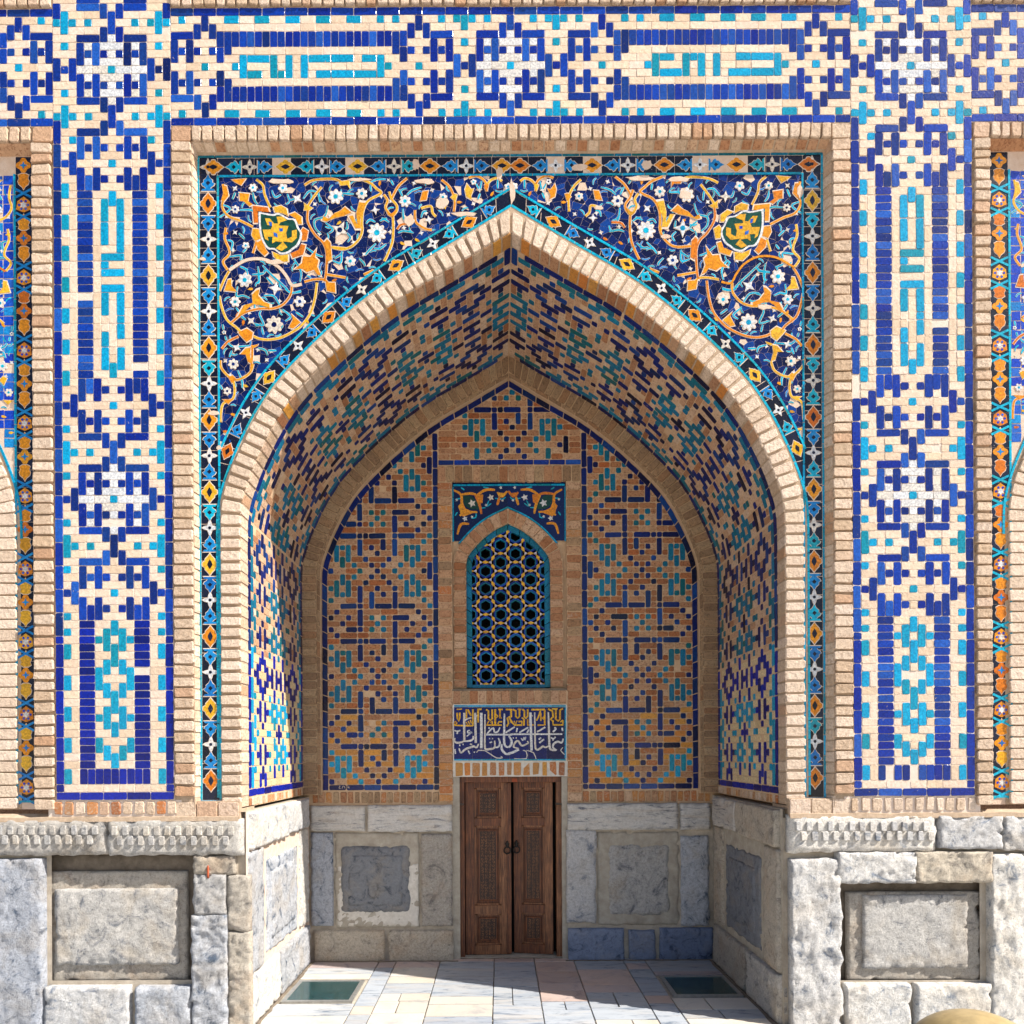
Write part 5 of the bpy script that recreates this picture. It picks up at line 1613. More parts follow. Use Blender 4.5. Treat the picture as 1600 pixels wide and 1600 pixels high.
LD = 1.385
T = Thing("lattice_window", "pointed window with yellow and blue tile lattice of hexagonal holes", "window", (wcx, LD, wz(1074)))
for sgn in (-1, 1):
    strip_pieces(T, "border_tile", "deep_turquoise_glaze", arch2, -0.001, -9 * sS, LD, sgn, 0.105, 0.005, 0.004, base=-0.03)
T.rect("border_tile", "deep_turquoise_glaze", front(LD), wcx - 57 * sS, wcx + 57 * sS, wz(1074), wz(1069), 0.004, -0.03, 0.05, 0.0, 0.001)
A = arch2.off(-8.6 * sS)
WCLIP = [(wcx - A[0][0], wz(1069)), (wcx + A[0][0], wz(1069))] + [(wcx + x, z) for x, z in A[1:]] + [(wcx - x, z) for x, z in A[-2:0:-1]]
px_h, px_v = 23.6 * sS, 27.4 * sS
def hexpt(c, ap, k):      # pointy-top hexagon with upright sides, apothem ap
    R = ap / math.cos(math.pi / 6)
    a = math.pi / 6 + k * math.pi / 3
    return (c[0] + R * math.cos(a), c[1] + R * math.sin(a))
def multi(name, mat, quads, h, base):
    V, F = [], []
    for q in quads:
        q = clip_poly(q if area2(q) > 0 else q[::-1], WCLIP)
        if len(q) < 3 or abs(area2(q)) < 1e-7:
            continue
        n, o = len(q), len(V)
        for hh_ in (base, h):
            V += [Vector((x, LD - hh_, z)) for x, z in q]
        for i in range(n):
            j = (i + 1) % n
            F.append((o + i, o + j, o + n + j, o + n + i))
        F.append(tuple(o + n + i for i in range(n)))
    if F:
        T.add(name, mat, V, F)
c0 = (wcx - 1.5 * px_h + 0.0 + 0.5 * px_h - 0.5 * px_h, wz(849.0))
seen = set()
for i in range(-2, 6):
    for j in range(-12, 4):
        c = (wcx - 11.8 * sS - px_h + i * px_h, wz(862.5) + j * px_v + (px_v / 2 if i % 2 else 0))
        multi("hexagon_ring", "cobalt_glaze", [[hexpt(c, 8.7 * sS, k), hexpt(c, 10.9 * sS, k), hexpt(c, 10.9 * sS, k + 1), hexpt(c, 8.7 * sS, k + 1)] for k in range(6)], 0.0, -0.03)
        multi("hexagon_lip", "deep_turquoise_glaze", [[hexpt(c, 7.1 * sS, k), hexpt(c, 8.6 * sS, k), hexpt(c, 8.6 * sS, k + 1), hexpt(c, 7.1 * sS, k + 1)] for k in range(6)], -0.006, -0.03)
        for k in range(6):
            a = math.pi / 2 + k * math.pi / 3
            m = (c[0] + px_v / 2 * math.cos(a), c[1] + px_v / 2 * math.sin(a))
            key = (round(m[0], 3), round(m[1], 3))
            if k < 3 and key not in seen:
                seen.add(key)
                e, g2 = (math.cos(a), math.sin(a)), (-math.sin(a), math.cos(a))
                L1, L2 = 2.7 * sS, 5.5 * sS
                multi("yellow_lozenge", "yellow_glaze", [[(m[0] + e[0] * L1, m[1] + e[1] * L1), (m[0] + g2[0] * L2, m[1] + g2[1] * L2), (m[0] - e[0] * L1, m[1] - e[1] * L1), (m[0] - g2[0] * L2, m[1] - g2[1] * L2)]], 0.001, -0.03)
            a2 = math.pi / 3 + k * math.pi / 3 - math.pi / 3
            if k in (0, 1):
                ct = (c[0] + px_v / math.sqrt(3) * math.cos(a2), c[1] + px_v / math.sqrt(3) * math.sin(a2))
                R = 3.3 * sS
                b0 = a2 + math.pi
                multi("pale_triangle", "lavender_glaze", [[(ct[0] + R * math.cos(b0 + math.pi / 3 + 2 * math.pi * t / 3), ct[1] + R * math.sin(b0 + math.pi / 3 + 2 * math.pi * t / 3)) for t in range(3)]], 0.0005, -0.03)
x0, x1, z0, z1 = wcx - 70 * sS, wcx + 70 * sS, wz(1078), wz(812)
T.add("interior_shade", "interior_shade", [Vector(q) for q in ((x0, LD + 0.02, z0), (x1, LD + 0.02, z0), (x1, LD + 0.02, z1), (x0, LD + 0.02, z1), (x0, LD + 0.5, z0), (x1, LD + 0.5, z0), (x1, LD + 0.5, z1), (x0, LD + 0.5, z1))],
      [(4, 5, 6, 7), (0, 1, 5, 4), (1, 2, 6, 5), (2, 3, 7, 6), (3, 0, 4, 7)])  # black box behind the lattice; its darkness is painted
T.done()

# ---- inscription
ID = 1.305
T = Thing("inscription_panel", "dark blue tile panel with white flowing script and yellow angular script over the door", "inscription", (W(797, 1188, ID)[0], ID, W(797, 1188, ID)[1]))
pf = pxf(ID)
T.rect("white_joint", "white_mortar", pf, 707.5, 886.0, 1100.5, 1189.5, 0.006, -0.02, 0.02, 0.3, 0.001)
for i in range(6):
    for j in range(2):
        T.rect("navy_tile", "inscription_glaze", pf, 709.5 + i * 29 + 0.1, 709.5 + (i + 1) * 29 - 0.1, 1105 + j * 40.5 + 0.1, 1105 + (j + 1) * 40.5 - 0.1, 0.0085 + rng.uniform(-0.0003, 0.0003), -0.004, 0.01, 0.0, 0.0004, tilt=0.0)
for y0, y1 in ((1102, 1104.5), (1186, 1188.3)):
    for i in range(8):
        T.rect("turquoise_strip", "turquoise_glaze", pf, 709.5 + i * 21.8 + 0.2, 709.5 + (i + 1) * 21.8 - 0.2, y0, y1, 0.0095, -0.002, 0.05, 0.1, 0.0005)
for i in range(4):
    T.rect("turquoise_strip", "turquoise_glaze", pf, 882.2, 884.2, 1105 + i * 20 + 0.2, 1105 + (i + 1) * 20 - 0.2, 0.0095, -0.002, 0.05, 0.1, 0.0005)
F_ = lambda pts: [(700 + x / 10.92, 1090 + y / 10.92) for x, y in pts]
G_ = lambda pts: [(795 + x / 10.92, 1090 + y / 10.92) for x, y in pts]
WHT = [(F_, 38, [(280, 260), (278, 500), (280, 740)]), (F_, 34, [(280, 735), (230, 762), (150, 770), (112, 740), (120, 690)]), (F_, 32, [(270, 745), (340, 742), (400, 730), (430, 700), (430, 655)]), (F_, 24, [(290, 390), (340, 360), (400, 345)]),
       (F_, 38, [(465, 260), (470, 500), (475, 775)]), (F_, 20, [(465, 280), (495, 320)]), (F_, 44, [(568, 260), (570, 500), (568, 865)]), (F_, 36, [(630, 285), (630, 600), (628, 820), (645, 880), (700, 880), (770, 868), (800, 830), (795, 735)]), (F_, 32, [(800, 850), (860, 840), (885, 780), (880, 740), (858, 690)]),
       (F_, 28, [(650, 632), (870, 632), (1092, 636)]), (G_, 26, [(30, 626), (450, 626), (910, 624)]), (F_, 30, [(660, 640), (690, 590), (770, 520), (795, 590), (850, 580), (885, 510)]), (F_, 28, [(690, 518), (715, 524)]),
       (F_, 38, [(962, 275), (960, 500), (958, 760), (990, 835), (1040, 845)]), (G_, 40, [(0, 655), (48, 740), (30, 820), (-20, 850)]), (F_, 26, [(985, 600), (1040, 560), (1095, 528)]), (F_, 40, [(918, 790), (918, 880), (980, 955), (1060, 965)]),
       (G_, 40, [(-10, 958), (80, 930), (172, 882)]), (G_, 34, [(172, 870), (95, 850), (82, 820), (120, 752), (165, 745), (200, 800), (240, 820), (330, 775), (312, 745)]),
       (F_, 36, [(190, 865), (222, 940), (300, 880), (380, 850), (440, 832), (490, 850), (522, 790)]), (F_, 26, [(375, 560), (340, 570), (345, 605), (405, 590), (320, 662)]), (F_, 24, [(110, 560), (160, 575), (212, 560)]), (F_, 24, [(165, 570), (158, 622)]),
       (F_, 26, [(192, 816), (212, 814)]), (F_, 26, [(250, 800), (268, 798)]), (F_, 24, [(375, 790), (410, 802)]), (F_, 22, [(702, 700), (720, 700)]), (F_, 22, [(752, 700), (770, 700)]), (F_, 24, [(712, 770), (752, 752)]),
       (F_, 24, [(345, 900), (372, 962)]), (F_, 24, [(118, 880), (130, 960)]), (F_, 20, [(440, 930), (462, 932)]),
       (G_, 42, [(368, 255), (376, 560), (386, 905)]), (G_, 20, [(372, 280), (402, 322)]), (G_, 34, [(440, 255), (445, 560), (450, 830), (480, 890), (540, 862), (580, 832), (625, 850), (680, 822)]),
       (G_, 38, [(672, 250), (682, 520), (692, 830), (730, 890), (800, 902)]), (G_, 36, [(815, 900), (752, 850), (765, 790), (830, 752), (900, 768), (926, 700)]), (G_, 26, [(-10, 575), (100, 500)]), (G_, 26, [(180, 598), (330, 508)]), (G_, 28, [(480, 588), (620, 505)]),
       (G_, 30, [(775, 512), (800, 535), (750, 586)]), (G_, 28, [(908, 515), (916, 572)]), (G_, 24, [(130, 592), (145, 520)]), (G_, 28, [(510, 715), (550, 685)]), (G_, 28, [(520, 772), (600, 712)]), (G_, 24, [(712, 680), (760, 702), (795, 672)]), (G_, 22, [(752, 702), (752, 735)]),
       (G_, 22, [(208, 690), (238, 732), (258, 680), (275, 722), (290, 668)]), (G_, 26, [(68, 690), (86, 690)]), (G_, 26, [(118, 688), (136, 688)]), (G_, 26, [(310, 602), (342, 542)])]
YEL = [(F_, 22, [(150, 202), (240, 196)]), (F_, 24, [(105, 440), (130, 405), (155, 435), (130, 462), (105, 440)]), (F_, 24, [(100, 472), (260, 480), (430, 482)]), (F_, 30, [(155, 260), (160, 350), (185, 400), (202, 350), (200, 255)]), (F_, 28, [(315, 200), (315, 355)]), (F_, 30, [(338, 205), (395, 310)]), (F_, 28, [(425, 200), (425, 480)]), (F_, 20, [(310, 420), (340, 470)]), (F_, 20, [(345, 400), (375, 470)]), (F_, 20, [(380, 380), (400, 440)]),
       (F_, 30, [(515, 205), (515, 425)]), (F_, 26, [(500, 202), (575, 200)]), (F_, 30, [(650, 208), (690, 225), (690, 360), (725, 392), (755, 360), (755, 200)]), (F_, 34, [(805, 200), (805, 465)]), (F_, 22, [(820, 290), (850, 320), (825, 345)]), (F_, 30, [(888, 210), (885, 350), (915, 345)]), (F_, 24, [(860, 202), (935, 204)]), (F_, 24, [(655, 470), (920, 470)]), (F_, 22, [(700, 400), (670, 450)]), (F_, 22, [(730, 430), (755, 400), (755, 455)]), (F_, 24, [(850, 450), (870, 412), (925, 415)]),
       (F_, 28, [(1000, 495), (1032, 440), (1012, 350), (1040, 322), (1085, 430)]), (F_, 26, [(985, 204), (1092, 206)]), (F_, 26, [(1075, 210), (1075, 330)]),
       (G_, 30, [(40, 205), (40, 330), (10, 350), (60, 430), (100, 470), (222, 470), (222, 408), (165, 410)]), (G_, 30, [(65, 202), (118, 225), (118, 320), (150, 352), (182, 320), (182, 200)]), (G_, 24, [(150, 200), (215, 200)]), (G_, 30, [(230, 203), (265, 225), (265, 330), (290, 355), (322, 315), (322, 200)]), (G_, 30, [(258, 365), (258, 478)]), (G_, 30, [(322, 365), (322, 468), (425, 468)]), (G_, 24, [(218, 345), (260, 362)]), (G_, 22, [(88, 400), (118, 450), (140, 395)]),
       (G_, 28, [(385, 208), (500, 206), (610, 204)]), (G_, 30, [(610, 204), (612, 468), (490, 470)]), (G_, 26, [(540, 222), (500, 340), (468, 392)]), (G_, 24, [(545, 260), (545, 400)]), (G_, 24, [(600, 330), (570, 350), (600, 370)]), (G_, 30, [(668, 195), (742, 230), (755, 330), (708, 370), (750, 400)]), (G_, 30, [(752, 390), (754, 466), (920, 466), (920, 385)]), (G_, 24, [(920, 385), (878, 420)]), (G_, 32, [(800, 192), (800, 370), (840, 400), (872, 370), (872, 215), (920, 190)]), (G_, 24, [(735, 196), (830, 194)])]
for fn, w, pts in YEL:
    T.ribbon("yellow_letter_stroke", "yellow_glaze", pf, fn(pts), w / 10.92, hh2(0.0100), base=0.004, sub=1, taper=False)
for fn, w, pts in WHT:
    T.ribbon("white_letter_stroke", "white_glaze", pf, fn(pts), w / 10.92, hh2(0.0118), base=0.004, sub=4, taper=len(pts) > 3)
for pts in ([(630, 905), (720, 960), (830, 1030), (930, 1025), (900, 1000)], [(490, 940), (520, 900), (630, 905)]):
    T.ribbon("crack_filling", "white_mortar", pf, F_(pts), 1.6, hh2(0.0092), base=0.004, sub=2)
for pts in ([(300, 900), (420, 940), (465, 1050)], [(240, 900), (295, 920), (300, 1040), (90, 1040)], [(880, 900), (950, 975)], [(880, 900), (920, 850)]):
    T.ribbon("crack_filling", "white_mortar", pf, G_(pts), 1.6, hh2(0.0092), base=0.004, sub=2)
T.done()

# ------------------------------------------------------------------ door
DD = 1.375
T = Thing("wooden_door", "carved brown two-leaf wooden door standing slightly ajar", "door", (W(797, 1497, DD)[0], DD, 0.0))
def wbox(name, mat, x0, x1, y0, y1, d0, d1, parent=None):
    a, zt_ = W(x0, y0, DD)
    b, zb_ = W(x1, y1, DD)
    cx0, cx1 = W(x0, 1300, DD)[0], W(x1, 1300, DD)[0]
    za, zb_ = W(797, y0, DD)[1], W(797, y1, DD)[1]
    T.box(name, mat, cx0, cx1, d0, d1, min(za, zb_), max(za, zb_), parent=parent)
zfl = 1504
wbox("frame_post", "dark_wood", 719, 726, 1217, zfl, DD - 0.02, DD + 0.1)
wbox("frame_post", "worn_lit_wood", 869, 877, 1217, zfl, DD - 0.02, DD + 0.1)
wbox("frame_head", "dark_wood", 719, 877, 1213, 1222, DD - 0.022, DD + 0.1)
wbox("passage_shade", "interior_shade", 716, 882, 1213, zfl, DD + 0.12, DD + 0.14)  # flat black sheet, the shade behind the leaves as colour
def leaf_door(x0, x1, ang, hinge_left):
    """one door leaf, turned about its hinge"""
    sx0, sx1 = W(x0, 1300, DD)[0], W(x1, 1300, DD)[0]
    w = sx1 - sx0
    zt_, zb_ = W(797, 1222, DD)[1], 0.012
    hx = sx0 if hinge_left else sx1
    ca, sa = math.cos(ang), math.sin(ang)
    def g(a, b, h):        # a in metres from the left edge, h towards the viewer
        dx = sx0 + a - hx
        y = DD + 0.050 - h
        s = 1 if hinge_left else -1
        return Vector((hx + dx * ca, y + abs(dx) * sa, b))
    def slab(name, mat, a0, a1, b0, b1, h, base=-0.02, bev=0.003, ch=0.01):
        return T.rect(name, mat, g, a0, a1, b0, b1, h, base, ch, 0.0, bev, parent=board)
    H = zt_ - zb_
    board = T.rect("door_leaf", "dark_wood", g, 0, w, zb_, zt_, 0.0, -0.02, 0.01, 0.0, 0.003)
    st = w * 0.20
    rails = [(0.0, 0.055), (0.235, 0.285), (0.745, 0.79), (0.965, 1.0)]
    slab("stile", "dark_wood", 0.001, st, zb_ + 0.001, zt_ - 0.001, 0.030)
    slab("stile", "worn_lit_wood", w - st, w - 0.001, zb_ + 0.001, zt_ - 0.001, 0.030)
    for r0, r1 in rails:
        slab("rail", rng.choice(("dark_wood", "worn_lit_wood")), st - 0.002, w - st + 0.002, zb_ + r0 * H, zb_ + r1 * H, 0.0285)
    for (r0, r1) in ((0.055, 0.235), (0.285, 0.745), (0.79, 0.965)):
        a0, a1, b0, b1 = st, w - st, zb_ + r0 * H, zb_ + r1 * H
        m = 0.014
        for q in ((a0, a0 + m, b0, b1), (a1 - m, a1, b0, b1), (a0 + m, a1 - m, b0, b0 + m), (a0 + m, a1 - m, b1 - m, b1)):
            slab("moulding", "worn_lit_wood", *q, 0.019, bev=0.006)
        k = 0.030
        slab("panel", "dark_wood", a0 + k, a1 - k, b0 + k, b1 - k, 0.012, bev=0.006)
        slab("carved_field", "carved_shade_wood", a0 + k + 0.012, a1 - k - 0.012, b0 + k + 0.012, b1 - k - 0.012, 0.0135)  # recess shade painted as a darker ground
        # carved scrolls
        ca0, ca1, cb0, cb1 = a0 + k + 0.016, a1 - k - 0.016, b0 + k + 0.016, b1 - k - 0.016
        R = 0.0125
        na, nb = max(2, int((ca1 - ca0) / (2 * R))), max(2, int((cb1 - cb0) / (2 * R)))
        CV, CF = [], []
        for i in range(na):
            for j in range(nb):
                cx, cz = ca0 + (i + 0.5) * (ca1 - ca0) / na, cb0 + (j + 0.5) * (cb1 - cb0) / nb
                a_ = rng.random() * 6.28
                pts = [(cx + R * (0.95 - 0.6 * t / 8) * math.cos(a_ + (1 if (i + j) % 2 else -1) * 5.6 * t / 8), cz + R * (0.95 - 0.6 * t / 8) * math.sin(a_ + (1 if (i + j) % 2 else -1) * 5.6 * t / 8)) for t in range(9)]
                it = T.ribbon("carved_scroll", "worn_lit_wood", g, pts, 0.0052, 0.0175, base=0.005, sub=1, taper=True)
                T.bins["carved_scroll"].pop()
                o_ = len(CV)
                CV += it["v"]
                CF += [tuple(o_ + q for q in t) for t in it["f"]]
        T.add("carving", "worn_lit_wood", CV, CF, parent=board)  # lighter scrolls over the dark ground paint the relief contrast
    return g, w, board
gl, wl, bl = leaf_door(727, 797, 0.03, True)
gr, wr, br = leaf_door(802, 864, 0.16, False)
# the meeting strip of the left leaf
T.rect("meeting_strip", "dark_wood", gl, wl - 0.026, wl + 0.008, 0.02, W(797, 1223, DD)[1], 0.040, -0.02, 0.02, 0.0, 0.003, parent=bl)
def ring_handle(g, a, z, bo):
    V, F = [], []
    R, r, n, m = 0.026, 0.0055, 20, 8
    for i in range(n):
        t = 2 * math.pi * i / n
        for j in range(m):
            q = 2 * math.pi * j / m
            V.append(g(a + (R + r * math.cos(q)) * math.cos(t), z + (R + r * math.cos(q)) * math.sin(t), 0.050 + r * math.sin(q)))
    for i in range(n):
        for j in range(m):
            F.append((i * m + j, ((i + 1) % n) * m + j, ((i + 1) % n) * m + (j + 1) % m, i * m + (j + 1) % m))
    T.add("ring_handle", "iron", V, F, smooth=True, parent=bo)
    T.prism("handle_plate", "iron", g, [(a + x, z + 0.045 + y) for x, y in star_outline(0.020, 0.013, 5)], 0.046, 0.008, 0.003, parent=bo)
    T.rect("handle_boss", "iron", g, a - 0.008, a + 0.008, z + 0.018, z + 0.072, 0.054, 0.01, 0.3, 0.0, 0.004, parent=bo)
hz = W(797, 1329, DD)[1]
ring_handle(gl, wl - 0.022, hz, bl)
ring_handle(gr, 0.022, hz, br)
T.rect("rusty_latch", "rust", pxf(DD), 800, 808, 1216, 1221.5, 0.030, -0.01, 0.1, 0.0, 0.001)
T.done()
# plastered jambs beside the door
T = Thing("door_jamb", "grey cement jambs and threshold lining the wooden door", "door jamb", (W(797, 1497, 1.33)[0], 1.33, 0.0))
for x0, x1 in ((708.5, 719), (877, 886)):
    a0, a1 = W(x0, 1300, DD)[0], W(x1, 1300, DD)[0]
    T.box("jamb", "grey_cement", a0, a1, 1.322, 1.5, -0.03, W(797, 1214, 1.33)[1])
T.box("threshold", "grey_cement", W(712, 1300, DD)[0], W(884, 1300, DD)[0], 1.345, 1.49, -0.03, 0.008)
T.done()

# ------------------------------------------------------------------ stone dado
def stone(T, name, mat, f, a0, a1, b0, b1, h, rough=0.005, rnd_edge=0.007, base=-0.03, wob=0.010, res=0.014, face=None, seed=None):
    seed = rng.random() * 100 if seed is None else seed
    a0, a1 = min(a0, a1), max(a0, a1)
    b0, b1 = min(b0, b1), max(b0, b1)
    na = max(5, min(44, int((a1 - a0) / res)))
    nb = max(5, min(44, int((b1 - b0) / res)))
    V, F = [], []
    for j in range(nb + 1):
        for i in range(na + 1):
            u, v = i / na, j / nb
            a, b = a0 + (a1 - a0) * u, b0 + (b1 - b0) * v
            ex, ez = min(a - a0, a1 - a), min(b - b0, b1 - b)
            n1 = noise.noise(Vector((a * 9, b * 9, seed)))
            n2 = noise.noise(Vector((a * 30, b * 30, seed + 9)))
            n3 = noise.noise(Vector((a * 70, b * 70, seed + 19)))
            e = 0.0
            for q in (ex, ez):
                t = max(0.0, 1 - q / rnd_edge)
                e += t * t * rnd_edge * 0.55
            ch_ = max(0.0, noise.noise(Vector((a * 22, b * 22, seed + 31))) - 0.18) * max(0.0, 1 - min(ex, ez) / 0.045) * 0.05
            hh_ = h + rough * (n1 + 0.8 * n2 + 0.6 * n3) - min(e, 0.03) - ch_
            if face:
                hh_ += face(a, b)
            # uneven outline
            wa = wob * noise.noise(Vector((b * 14, seed + 3, i * 0.0))) if i in (0, na) else 0.0
            wb = wob * noise.noise(Vector((a * 14, seed + 5, 1.0))) if j in (0, nb) else 0.0
            V.append(f(a + wa + wob * 0.3 * n2, b + wb + wob * 0.3 * n1, hh_))
    idx = lambda i, j: j * (na + 1) + i
    for j in range(nb):
        for i in range(na):
            F.append((idx(i, j), idx(i + 1, j), idx(i + 1, j + 1), idx(i, j + 1)))
    ringi = [idx(i, 0) for i in range(na)] + [idx(na, j) for j in range(nb)] + [idx(i, nb) for i in range(na, 0, -1)] + [idx(0, j) for j in range(nb, 0, -1)]
    o = len(V)
    cx, cy = (a0 + a1) / 2, (b0 + b1) / 2
    per = []
    for k in ringi:
        j, i = divmod(k, na + 1)
        per.append(f(a0 + (a1 - a0) * i / na, b0 + (b1 - b0) * j / nb, base))
    V += per
    n = len(ringi)
    for k in range(n):
        m = (k + 1) % n
        F.append((ringi[m], ringi[k], o + k, o + m))
    a_, b_, c_ = V[F[0][0]], V[F[0][1]], V[F[0][2]]
    up = f(cx, cy, h + 0.1) - f(cx, cy, h)
    if (b_ - a_).cross(c_ - a_).dot(up) < 0:
        F = [q[::-1] for q in F]
    T.add(name, mat, V, F, smooth=True)

def pst(T, mat, d, x0, x1, y0, y1, h, name="stone_block", **kw):
    xa, xb = W(x0, 1400, d)[0], W(x1, 1400, d)[0]
    za, zb = W((x0 + x1) / 2, y1, d)[1], W((x0 + x1) / 2, y0, d)[1]
    stone(T, name, mat, front(d), xa, xb, za, zb, h, **kw)

def carved_cap(T, x0, x1, y0, y1, d, h, mat):
    pst(T, mat, d, x0, x1, y0, y1, h, name="cap_stone", rough=0.004, rnd_edge=0.03)
    n = int((x1 - x0 - 12) / 16.4)
    for i in range(n):
        x = x0 + 9 + i * 16.4
        for y, dx in ((y0 + 11, 0), (y0 + 26, 8)):
            xa, xb = W(x + dx, 1300, d)[0], W(x + dx + 8.5, 1300, d)[0]
            za, zb = W(x, y + 14.5, d)[1], W(x, y, d)[1]
            if x + dx + 9 > x1 - 5:
                continue
            T.rect("carved_tooth", mat, front(d), xa, xb, za, zb, h + 0.011 + rng.uniform(-0.002, 0.002), 0.0, 0.14, 0.002, 0.003, tilt=0.03)

FD = 0.02
ZD = rz(1277)
def bed(T, x0, x1, z0, z1, d, mat="joint_mortar", holes=()):
    xz_sheet(T, "cement_bed", mat, x0, x1, z0, z1, d, holes)

LX = X0 - HALF + 0.03          # inner faces of the dado in the niche
RX_ = X0 + HALF - 0.03
# --- front, left of the niche
T = Thing("stone_dado", "weathered marble base with carved cap and sunken panel, beside the glass hatch in the sun", "stone base", (-2.2, FD, 0.0))
bed(T, -4.2, LX - 0.008, -0.05, ZD - 0.012, FD + 0.03, holes=[(W(72, 1400, 0)[0], W(303, 1400, 0)[0], W(180, 1536, 0)[1], W(180, 1337, 0)[1])])
carved_cap(T, -40, 170, 1278, 1336, FD, 0.026, "grey_marble")
carved_cap(T, 171, 381, 1279, 1336, FD, 0.030, "grey_marble")
pst(T, "blue_marble", FD, -60, 68, 1342, 1606, 0.020, rough=0.010)
rd = 0.065
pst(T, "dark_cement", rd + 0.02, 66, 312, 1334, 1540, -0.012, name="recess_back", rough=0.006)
pst(T, "warm_marble", rd, 74, 292, 1362, 1534, 0.0, name="sunken_slab", rough=0.006, wob=0.012)
pst(T, "grey_marble", rd, 89, 280, 1388, 1506, 0.022, name="raised_field", rough=0.006, rnd_edge=0.008)
pst(T, "warm_marble", FD, 304, 368, 1337, 1366, 0.018, rough=0.010)
pst(T, "grey_marble", FD, 305, 354, 1366, 1428, 0.024, rough=0.012)
pst(T, "blue_marble", FD, 301, 356, 1429, 1606, 0.026, rough=0.013)
pst(T, "warm_marble", FD, 356, 391, 1368, 1455, 0.014, rough=0.010)
pst(T, "warm_marble", FD, 357, 392, 1456, 1606, 0.014, rough=0.012)
pst(T, "white_marble", FD, 72, 202, 1541, 1610, 0.022, rough=0.007)
pst(T, "blue_marble", FD, 213, 298, 1541, 1610, 0.024, rough=0.008)
for sx in (-300, -180):
    pst(T, "grey_marble", FD, sx, sx + 116, 1340, 1606, 0.02, rough=0.01)
for sx in (-300, -170):
    pst(T, "grey_marble", FD, sx, sx + 126, 1280, 1336, 0.024, rough=0.006)
pst(T, "rust", FD - 0.02, 324.5, 327, 1350, 1372, 0.012, name="iron_stub", rough=0.0)
T.done()
# --- front, right of the niche
T = Thing("stone_dado", "weathered white marble base with carved cap and sunken panel, behind the beige domed post", "stone base", (2.4, FD, 0.0))
bed(T, RX_ + 0.008, 4.4, -0.05, ZD - 0.016, FD + 0.03, holes=[(W(1316, 1400, 0)[0], W(1540, 1400, 0)[0], W(1400, 1536, 0)[1], W(1400, 1380, 0)[1])])
carved_cap(T, 1231, 1460, 1272, 1331, FD, 0.028, "white_marble")
pst(T, "white_marble", FD, 1464, 1562, 1275, 1325, 0.034, rough=0.008)
pst(T, "white_marble", FD, 1565, 1660, 1275, 1328, 0.026, rough=0.010)
pst(T, "white_marble", FD, 1307, 1427, 1331, 1379, 0.028, rough=0.010)
pst(T, "warm_marble", FD, 1428, 1547, 1330, 1378, 0.030, rough=0.010)
pst(T, "white_marble", FD, 1234, 1312, 1342, 1606, 0.022, rough=0.014, wob=0.014)
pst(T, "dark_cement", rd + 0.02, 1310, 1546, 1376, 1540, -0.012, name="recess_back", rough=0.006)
pst(T, "warm_marble", rd - 0.01, 1324, 1532, 1394, 1532, 0.0, name="sunken_slab", rough=0.006, wob=0.012)
pst(T, "grey_marble", rd - 0.01, 1346, 1509, 1398, 1512, 0.020, name="raised_field", rough=0.006, rnd_edge=0.008)
pst(T, "white_marble", FD, 1546, 1660, 1334, 1606, 0.024, rough=0.012)
pst(T, "white_marble", FD, 1319, 1420, 1537, 1610, 0.022, rough=0.006)
pst(T, "white_marble", FD, 1429, 1544, 1537, 1610, 0.024, rough=0.006)
for sx in (1664, 1790):
    pst(T, "grey_marble", FD, sx, sx + 122, 1336, 1606, 0.02, rough=0.01)
    pst(T, "grey_marble", FD, sx, sx + 122, 1276, 1330, 0.024, rough=0.006)
T.done()
# --- side walls in the niche
ZC = 1.262                      # top of the inner dado
for sgn, X, lab in ((-1, LX, "bright marble base of the sunlit niche side wall"), (1, RX_, "dark mottled marble base of the shaded niche side wall")):
    T = Thing("stone_dado", lab, "stone base", (X, 0.7, 0.0))
    g = lambda a, b, h, X=X, sgn=sgn: Vector((X - sgn * h, a, b))
    V = [g(0.03, -0.05, 0), g(1.36, -0.05, 0), g(1.36, ZC, 0), g(0.03, ZC, 0)]
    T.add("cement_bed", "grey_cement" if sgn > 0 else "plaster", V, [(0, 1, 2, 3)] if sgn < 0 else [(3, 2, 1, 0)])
    V = [g(0.03, ZC, 0), g(1.36, ZC, 0), g(1.36, ZC, -0.08), g(0.03, ZC, -0.08)]
    T.add("ledge", "grey_cement", V, [(0, 1, 2, 3)] if sgn < 0 else [(3, 2, 1, 0)])
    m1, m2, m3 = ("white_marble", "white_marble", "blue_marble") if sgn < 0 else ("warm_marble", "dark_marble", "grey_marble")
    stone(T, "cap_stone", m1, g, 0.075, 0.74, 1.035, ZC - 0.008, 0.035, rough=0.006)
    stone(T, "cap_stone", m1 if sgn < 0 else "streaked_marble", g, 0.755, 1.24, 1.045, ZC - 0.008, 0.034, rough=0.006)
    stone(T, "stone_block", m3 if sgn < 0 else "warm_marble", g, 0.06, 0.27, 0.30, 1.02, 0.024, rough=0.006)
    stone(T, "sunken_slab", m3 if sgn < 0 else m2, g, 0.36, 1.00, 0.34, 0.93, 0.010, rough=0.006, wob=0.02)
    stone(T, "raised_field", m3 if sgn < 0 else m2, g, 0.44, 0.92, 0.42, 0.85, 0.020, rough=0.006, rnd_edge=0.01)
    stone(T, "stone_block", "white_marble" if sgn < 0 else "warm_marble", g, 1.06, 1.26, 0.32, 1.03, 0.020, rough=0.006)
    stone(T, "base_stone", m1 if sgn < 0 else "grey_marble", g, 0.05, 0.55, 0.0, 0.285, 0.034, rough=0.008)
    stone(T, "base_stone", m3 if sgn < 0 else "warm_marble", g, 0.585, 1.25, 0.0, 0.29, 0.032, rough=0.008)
    T.done()
